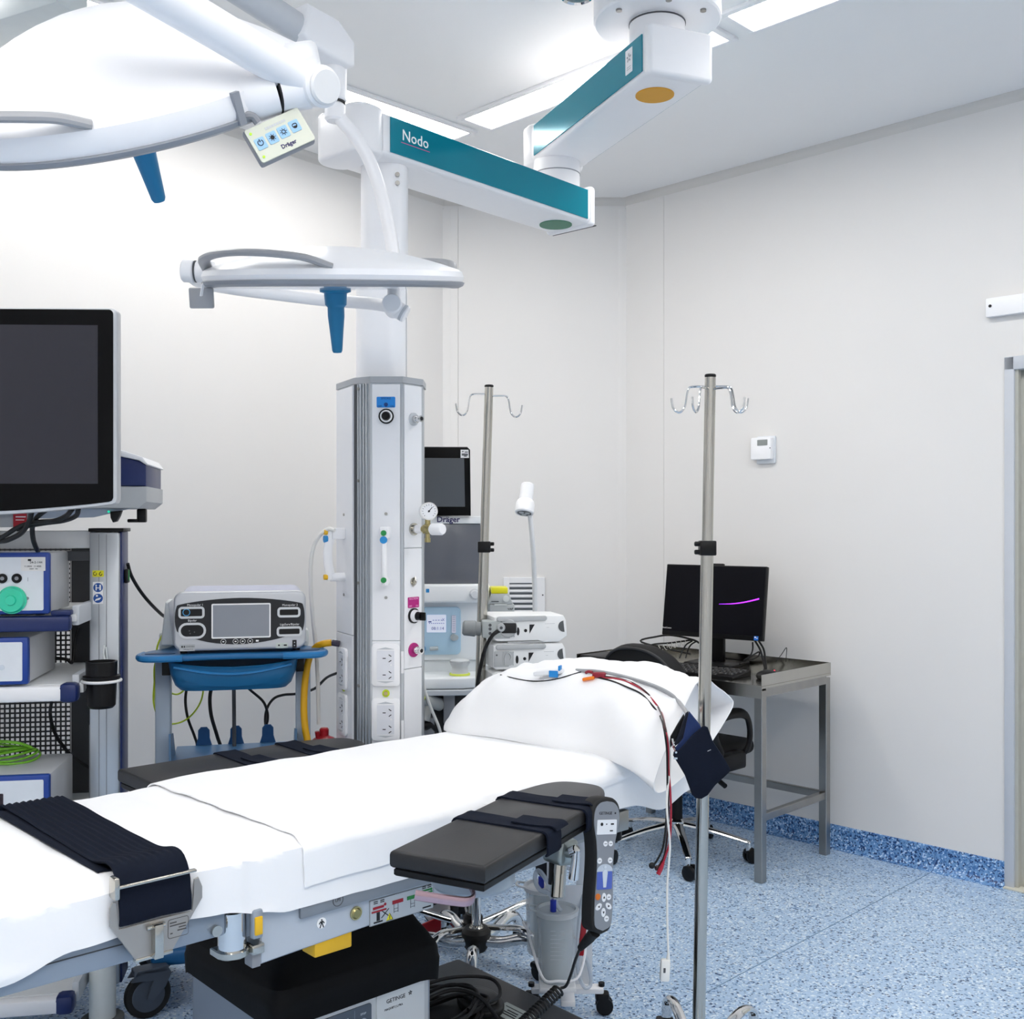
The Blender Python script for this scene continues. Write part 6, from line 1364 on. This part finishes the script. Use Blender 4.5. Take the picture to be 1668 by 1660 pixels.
# ---- all-in-one computer
mo_ = Vector((.894, 4.76, zt)); t = thing('desktop_computer', 'black all-in-one computer showing a purple light streak on the steel desk', 'computer', mo_, -36); pc = t
Mt = T(0, -.02, .122) @ RX(-9)
b = B(Mt); b.box(-.242, .242, -.012, .014, 0, .322, .004); obj('screen_housing', b, BLACK, t)
b = B(Mt); b.box(-.237, .237, -.0135, -.0118, .020, .317); sc2 = obj('screen', b, M('screen_black', '#08080f', .3, var=.1, spec=.15), t)
b = B(Mt); pts = [(.03, -.0142, .150), (.10, -.0142, .155), (.16, -.0142, .166), (.215, -.0142, .181)]; b.tube(pts, [.0006, .0020, .0026, .0030], 8, flat=(1, .25)); obj('light_streak', b, M('purple_glow', '#a02cff', .5, var=.1, emit=2.2), sc2)
b = B(Mt); b.text('ThinkCentre', .009, -.218, .032, -.0137); obj('lettering', b, INKW, sc2)
b = B(Mt); b.plate(.212, .012, .020, .020, -.012, .0012, .002); o = obj('blue_sticker', b, M('sticker_blue', '#1068c8', .4), sc2)
b = B(Mt); b.box(.205, .211, -.0137, -.0132, .012, .018); b.box(.213, .219, -.0137, -.0132, .010, .013); obj('sticker_mark', b, INKW, o)
b = B(Mt); b.box(-.035, .035, -.006, .012, .322, .331, .003); obj('webcam_bar', b, BLACK, t)
b = B(); b.box(-.03, .03, .035, .06, .012, .24, .004); b.box(-.03, .03, .0, .06, .17, .21, .006); obj('stand_neck', b, BLACK, t)
b = B(); b.prism(rrect(.24, .20, .02, 5, 0, .03), 0, .012, None, .003); obj('stand_foot', b, BLACK, t)
# ---- keyboard with keys, mouse
t = thing('keyboard', 'black keyboard in front of the computer on the steel desk', 'keyboard', dl(-.40, .13, zt), -42)
b = B(); b.prism([(-.075, 0), (.075, 0), (.075, .024), (-.075, .008)], -.22, .22, RZ(90) @ RX(90) @ Matrix(), .003, 1); obj('keyboard_base', b, BLACK, t)
b = B()
for r_ in range(5):
    for c_ in range(15 if r_ else 13):
        x = -.205+.0275*c_+.006*r_; y = -.055+.025*r_; z = .0085+.0027*r_+.0015
        if x < .205: b.prism(rrect(.021, .019, .003, 1, x, y), z, z+.006, None, 0, 1, rrect(.016, .014, .003, 1, x, y))
o = obj('keys', b, M('key_black', '#232325', .35), t); o['kind'] = 'stuff'
t = thing('computer_mouse', 'black computer mouse with a red light near the right edge of the desk', 'mouse', dl(-.10, .20, zt), -60)
b = B(); b.ball((0, 0, .012), 1, 20, (.032, .055, .022)); obj('mouse_shell', b, BLACK, t)
b = B(); b.ball((.0, .04, .028), .003, 8); obj('red_light', b, M('red_led', '#ff2a50', .4, emit=1.5), t)
# ---- desk cables and bits
cable('cable', [dl(-.62, .40, .80), P(1045, 1046, 4.95), P(1070, 1037, 4.95), P(1095, 1035, 4.9), P(1128, 1042, 4.86), P(1140, 1048, 4.84)], .0045, CABLEB, 'black cable arching from the computer to the left end of the desk', 'cable')
cable('cable', [dl(-.64, .30, .79), P(1060, 1052, 4.9), P(1095, 1047, 4.9), P(1130, 1042, 4.86)], .004, CABLEB, 'black cable lying flatter from the computer to the left end of the desk')
coil = []; p0, p1 = P(1055, 1061, 4.92), P(1118, 1046, 4.88); ax_ = (p1-p0).normalized(); e1 = ax_.cross(Vector((0, 0, 1))).normalized(); e2 = ax_.cross(e1)
for i in range(9*8+1):
    a = 2*math.pi*i/8; coil.append(p0.lerp(p1, i/72)+(e1*math.cos(a)+e2*math.sin(a))*.013)
b = B(); b.tube(coil, .0016, 6, k=2); solo('spiral_cable', b, M('cord_pale', '#cfcfca', .3), 'thin pale coiled cable hanging left of the computer stand', 'cable')
for k, (a, c_, e_, lab) in enumerate(((1122, 1112, 1107, 'left'), (1130, 1120, 1117, 'right'))):
    cable('cable', [P(a+6, 1044, 4.86), P(a-4, 1050, 4.86), P(c_, 1060, 4.86), P(e_, 1072, 4.84)], .0035, CABLEB, 'black cable dropping behind the computer left of the IV pole, %s one of the pair' % lab, 'cable')
for k, (dx, lab) in enumerate(((0, 'left one'), (6, 'right one'))):
    cable('cable', [P(1230+dx, 1044, 4.72), P(1238+dx, 1058, 4.70), P(1243+dx*.6, 1075, 4.68), P(1246+dx*.4, 1090, 4.66)], .0045, CABLEB, 'black cable hanging at the right side of the computer, %s' % lab, 'cable')
cable('cable', [P(1226, 1046, 4.75), P(1226, 1058, 4.75), P(1222, 1068, 4.72), P(1212, 1076, 4.70), P(1222, 1070, 4.68), P(1236, 1062, 4.70), P(1234, 1070, 4.70), P(1214, 1078, 4.70), P(1205, 1082, 4.68)], .0035, CABLEB, 'tied loop of black cable beside the computer foot', 'cable')
cable('wire', [P(1264, 1078, 4.66), P(1273, 1066, 4.66), P(1281, 1055, 4.66), P(1281, 1066, 4.66), P(1280, 1078, 4.66)], .0016, CABLEB, 'thin bent black wire standing on the desk near the wall', 'wire')
t = thing('desk_tray', 'flat black box at the left end of the steel desk', 'box', dl(-.86, .10, zt), -45)
b = B(); b.box(-.09, .09, -.09, .12, 0, .035, .006); obj('box_body', b, BLACK, t)
b = B(); b.box(-.085, .085, -.085, .115, .033, .038, .002); obj('box_lid', b, CHAR, t)
# ================================================================ OFFICE CHAIR
t = thing('office_chair', 'black office chair with chrome star base at the steel desk', 'chair', (.69, 4.50, 0), -45)
CF = M('chair_fabric', '#0e0e10', .7, var=.1, bump=.1, bscale=600)
def back(u, v):
    c = 2*math.pi*v; n = 3.2; cs, sn = math.cos(c), math.sin(c)
    x = .205*abs(cs)**(2/2.3)*(1 if cs > 0 else -1); z = .72+.19*abs(sn)**(2/2.3)*(1 if sn > 0 else -1)
    k = math.sin(u*math.pi)**.5 if 0 < u < 1 else 0; w_ = .9+.1*k
    return Vector((x*w_, -.25-.05+.09*u+.9*x*x-.0, .72+(z-.72)*w_))
b = B(); b.surf(back, 8, 48, closed=True)
for u in (0, 1):
    tb = bmesh.new(); vs = [tb.verts.new(back(u, j/48)) for j in range(48)]; tb.faces.new(vs); b._in(tb)
obj('backrest', b, CF, t)
b = B(); b.tube([back(.02, j/24)+Vector((0, -.004, 0)) for j in range(24)], .006, 8, k=3, closed=True); obj('back_edge', b, CHAR, t)
b = B(); b.box(-.235, .235, -.21, .24, .43, .495, .03, 4); obj('seat', b, CF, t)
b = B(); b.box(-.04, .04, -.33, -.29, .42, .75, .012); b.box(-.04, .04, -.33, .0, .40, .43, .01); obj('back_stem', b, BLACK, t)
for s in (-1, 1):
    b = B(); b.tube([(s*.24, .08, .45), (s*.275, .10, .47), (s*.285, .11, .54), (s*.285, .08, .615), (s*.285, -.02, .635), (s*.285, -.12, .62), (s*.285, -.15, .56), (s*.28, -.10, .48), (s*.24, -.06, .45)], .017, 10, flat=(.7, 1.3)); obj('armrest', b, BLACK, t)
    b = B(); b.box(s*.255-.03, s*.255+.03, -.09, .09, .40, .47, .012); obj('arm_bracket', b, BLACK, t)
b = B(); b.tube([(.12, -.02, .41), (.22, -.06, .385), (.27, -.08, .37), (.30, -.09, .36)], [.005, .005, .010, .010], 10); obj('tilt_lever', b, BLACK, t)
b = B(); b.box(-.09, .09, -.09, .09, .385, .43, .01); b.cyl((0, 0, .15), (0, 0, .39), .024, n=20); obj('gas_lift', b, BLACK, t)
b = B(); b.lathe([(.03, .09), (.035, .10), (.035, .15), (.026, .16)], None, 24); obj('base_hub', b, CHROME, t)
for a in (-90+45, -18+45, 54+45, 126+45, 198+45):
    c, s_ = math.cos(R(a)), math.sin(R(a))
    b = B(); b.tube([(c*.03, s_*.03, .135), (c*.15, s_*.15, .118), (c*.28, s_*.28, .088), (c*.30, s_*.30, .08)], [.018, .016, .012, .011], 12, flat=(.75, 1.2)); b.cyl((c*.295, s_*.295, .05), (c*.295, s_*.295, .085), .011, n=12); obj('leg', b, CHROME, t)
    b = B(); M0 = T(c*.295, s_*.295, 0) @ RZ(a+40)
    for w_ in (-.014, .014): b.lathe([(.010, -.010), (.028, -.009), (.030, -.004), (.030, .004), (.028, .009), (.010, .010)], M0 @ T(.014, w_, .030) @ RX(90), 20)
    b.box(-.012, .024, -.024, .024, .034, .055, .008, M=M0); obj('castor', b, BLACK, t)
# ================================================================ CUFF, LEADS, TUBES on the pillow
def on(px, py, off=.004): 
    q = hit(px, py, (bvh_pillow,), off); return q
cc_ = P(1143, 1240, 2.44)
t = thing('blood_pressure_cuff', 'folded navy blood pressure cuff hanging over the pillow edge in front of the IV pole', 'blood pressure cuff', cc_, 0)
ks = 2.44/FPX
def cpt(x, y, d=0): return ((x-1143)*ks, -(y-1240)*ks)
fl = [(1097, 1224), (1106, 1221), (1128, 1196), (1146, 1181), (1152, 1184), (1160, 1206), (1180, 1236), (1189, 1252), (1186, 1258), (1164, 1278), (1152, 1294), (1142, 1300), (1132, 1299), (1126, 1292), (1115, 1262), (1096, 1230)]
b = B(); b.prism([cpt(x, y) for x, y in fl][::-1], 0, .010, RX(90) @ T(0, 0, 0), .003, 2, None); obj('front_flap', b, NAVYF, t)
NB = M('cuff_blue', '#24345e', .7, var=.1, bump=.2, bscale=800, spec=.2)
for k, (q, m, y0) in enumerate(((([(1099, 1222), (1114, 1205), (1124, 1160), (1140, 1180), (1146, 1190), (1118, 1218), (1104, 1226)]), NB, .016), (([(1098, 1222), (1108, 1200), (1120, 1165), (1124, 1162), (1128, 1190), (1112, 1212)]), M('cuff_dark', '#0e1626', .8, var=.1), .030), (([(1094, 1226), (1096, 1205), (1108, 1184), (1118, 1168), (1120, 1176), (1110, 1204)]), BLACK, .042))):
    b = B(); b.prism([cpt(x, y) for x, y in q][::-1], 0, .008, T(0, y0, 0) @ RX(90), .002, 1); obj('cuff_fold', b, m, t)
b = B(); b.tube([Vector((*[cpt(1097, 1206)[0], .018, cpt(1097, 1206)[1]],)), Vector((cpt(1099, 1218)[0], .010, cpt(1099, 1218)[1])), Vector((cpt(1100, 1224)[0], -.012, cpt(1100, 1224)[1]))], .0028, 8); b.box(*[cpt(1096, 1236)[0], cpt(1102, 1236)[0]], -.0125, -.010, cpt(0, 1235)[1], cpt(0, 1232)[1]); obj('steel_ring', b, CHROME, t)
b = B(); b.box(cpt(1152, 0)[0], cpt(1158, 0)[0], -.0108, -.0100, -.0005, .0005, M=T(0, 0, cpt(0, 1226)[1]) @ RY(-25)); obj('thread_mark', b, LGREY, t)
tubep = [P(1122, 1166, 2.475)]+[on(x, y, .006) or P(x, y, 2.75) for x, y in ((1108, 1148), (1092, 1134), (1070, 1122), (1040, 1112), (1005, 1103), (972, 1097))]
far_tail = [on(950, 1096, .006) or P(950, 1094, 2.95), P(920, 1091, 3.02), P(880, 1090, 3.08), P(845, 1093, 3.10), P(820, 1098, 3.12), P(800, 1110, 3.16), P(785, 1150, 3.2)]
cable('cuff_tube', tubep+far_tail, .0052, M('tube_grey', '#9d9fa2', .4, var=.03), 'grey rubber tube running over the pillow to the navy cuff', 'tube')
ECG = M('lead_red', '#a82438', .4, var=.05)
def lead(name, over, hang, r, mat, label):
    pts = [on(x, y, r+.001) or P(x, y, 2.9) for x, y in over]+[P(x, y, Y) for x, y, Y in hang]
    b = B(); b.tube(pts, r, 7); return b
b = lead('', ((970, 1102), (985, 1106), (1005, 1108), (1025, 1114), (1048, 1126), (1066, 1146), (1078, 1164)), ((1084, 1188, 2.465), (1088, 1215, 2.46), (1089, 1250, 2.46), (1092, 1290, 2.46), (1093, 1330, 2.46), (1091, 1370, 2.46), (1084, 1395, 2.46), (1078, 1412, 2.46)), .0024, ECG, '')
b.tube([P(1081, 1404, 2.46), P(1077, 1414, 2.46), P(1072, 1424, 2.46)], [.003, .005, .0055], 10); solo('ecg_lead', b, ECG, 'red electrode lead hanging over the near end of the pillow with red clip', 'lead')
b = lead('', ((968, 1104), (985, 1108), (1000, 1112), (1020, 1120), (1045, 1132), (1063, 1152), (1076, 1170)), ((1082, 1190, 2.46), (1086, 1218, 2.455), (1087, 1250, 2.455), (1087, 1300, 2.455), (1085, 1340, 2.455), (1080, 1380, 2.455), (1070, 1402, 2.455), (1064, 1409, 2.455)), .0024, CABLEB, '')
b.ball(P(1062, 1410, 2.455), .0075, 12, (1, .7, 1)); solo('ecg_lead', b, CABLEB, 'black electrode lead beside the red one ending in the leftmost round clip', 'lead')
b = lead('', ((966, 1101), (990, 1104), (1012, 1108), (1034, 1116), (1056, 1132), (1072, 1154)), ((1083, 1182, 2.468), (1087, 1212, 2.465), (1088, 1248, 2.465), (1089, 1300, 2.465), (1088, 1345, 2.465), (1083, 1390, 2.465), (1076, 1406, 2.465), (1072, 1412, 2.465)), .0022, M('lead_brown', '#3a2222', .4), '')
b.ball(P(1070.5, 1414, 2.465), .0065, 12, (1, .7, 1)); solo('ecg_lead', b, M('lead_brown', '#3a2222', .4), 'dark electrode lead whose clip hangs between the round black one and the red one', 'lead')
b = B(); b.tube([on(1078, 1168, .004) or P(1078, 1168, 2.5), P(1086, 1192, 2.475), P(1090, 1215, 2.47), P(1091, 1250, 2.465), P(1086, 1310, 2.445), P(1091, 1370, 2.445), P(1090, 1400, 2.445), P(1087, 1440, 2.445), P(1087, 1500, 2.445), P(1089, 1562, 2.445)], .0026, 8); b.box(-.012, .010, -.009, .009, -.028, .022, .005, M=T(*P(1084, 1578, 2.445)) @ RY(3)); b.tube([P(1089, 1552, 2.445), P(1088, 1566, 2.445)], [.003, .005], 8)
sp = solo('pulse_sensor_cable', b, TUBEW, 'white pulse sensor cable hanging below the cuff with a white plug', 'cable')
b = B(T(*(-sp.location)) @ T(*P(1084, 1578, 2.445)) @ RY(3)); b.box(-.006, -.001, -.0102, -.009, -.006, .005, .0004, 1); obj('plug_mark', b, DGREY, sp)
b = B(); pts = [on(x, y, .003) or P(x, y, 3.0) for x, y in ((816, 1101), (838, 1106), (860, 1110), (882, 1111), (905, 1108), (930, 1101), (952, 1095), (966, 1094))]; b.tube(pts, .0018, 6); solo('thin_lead', b, CABLEB, 'thin dark wire lying in a shallow curve on top of the pillow', 'wire')
q = on(902, 1101, .012) or P(902, 1101, 3.0); t = thing('sachet', 'small white sachet with blue strips lying on top of the pillow', 'sachet', q, -20)
b = B(); b.box(-.05, .03, -.018, .018, -.006, .006, .004, M=RY(-8)); obj('sachet_body', b, M('sachet_white', '#e2e4e8', .3), t)
b = B(); b.box(-.004, .022, -.020, -.015, -.012, .006, .002); b.box(.022, .028, -.02, .0, .006, .02, .002); obj('blue_strip', b, M('strip_blue', '#1c86d0', .4), t)
q = on(966, 1104, .006) or P(966, 1104, 2.9); t = thing('lead_connector', 'red and orange lead connector block on top of the pillow', 'connector', q, -15)
b = B(); b.box(-.0, .035, -.010, .010, -.004, .010, .004); b.tube([(.0, .004, .008), (-.012, .006, .010), (-.02, .01, .006)], .004, 8); obj('red_block', b, M('block_red', '#8c1c30', .4), t)
b = B(); b.box(-.026, .006, -.016, -.002, -.008, .000, .002, M=RY(-12)); obj('orange_clip', b, M('clip_orange', '#f08018', .4), t)
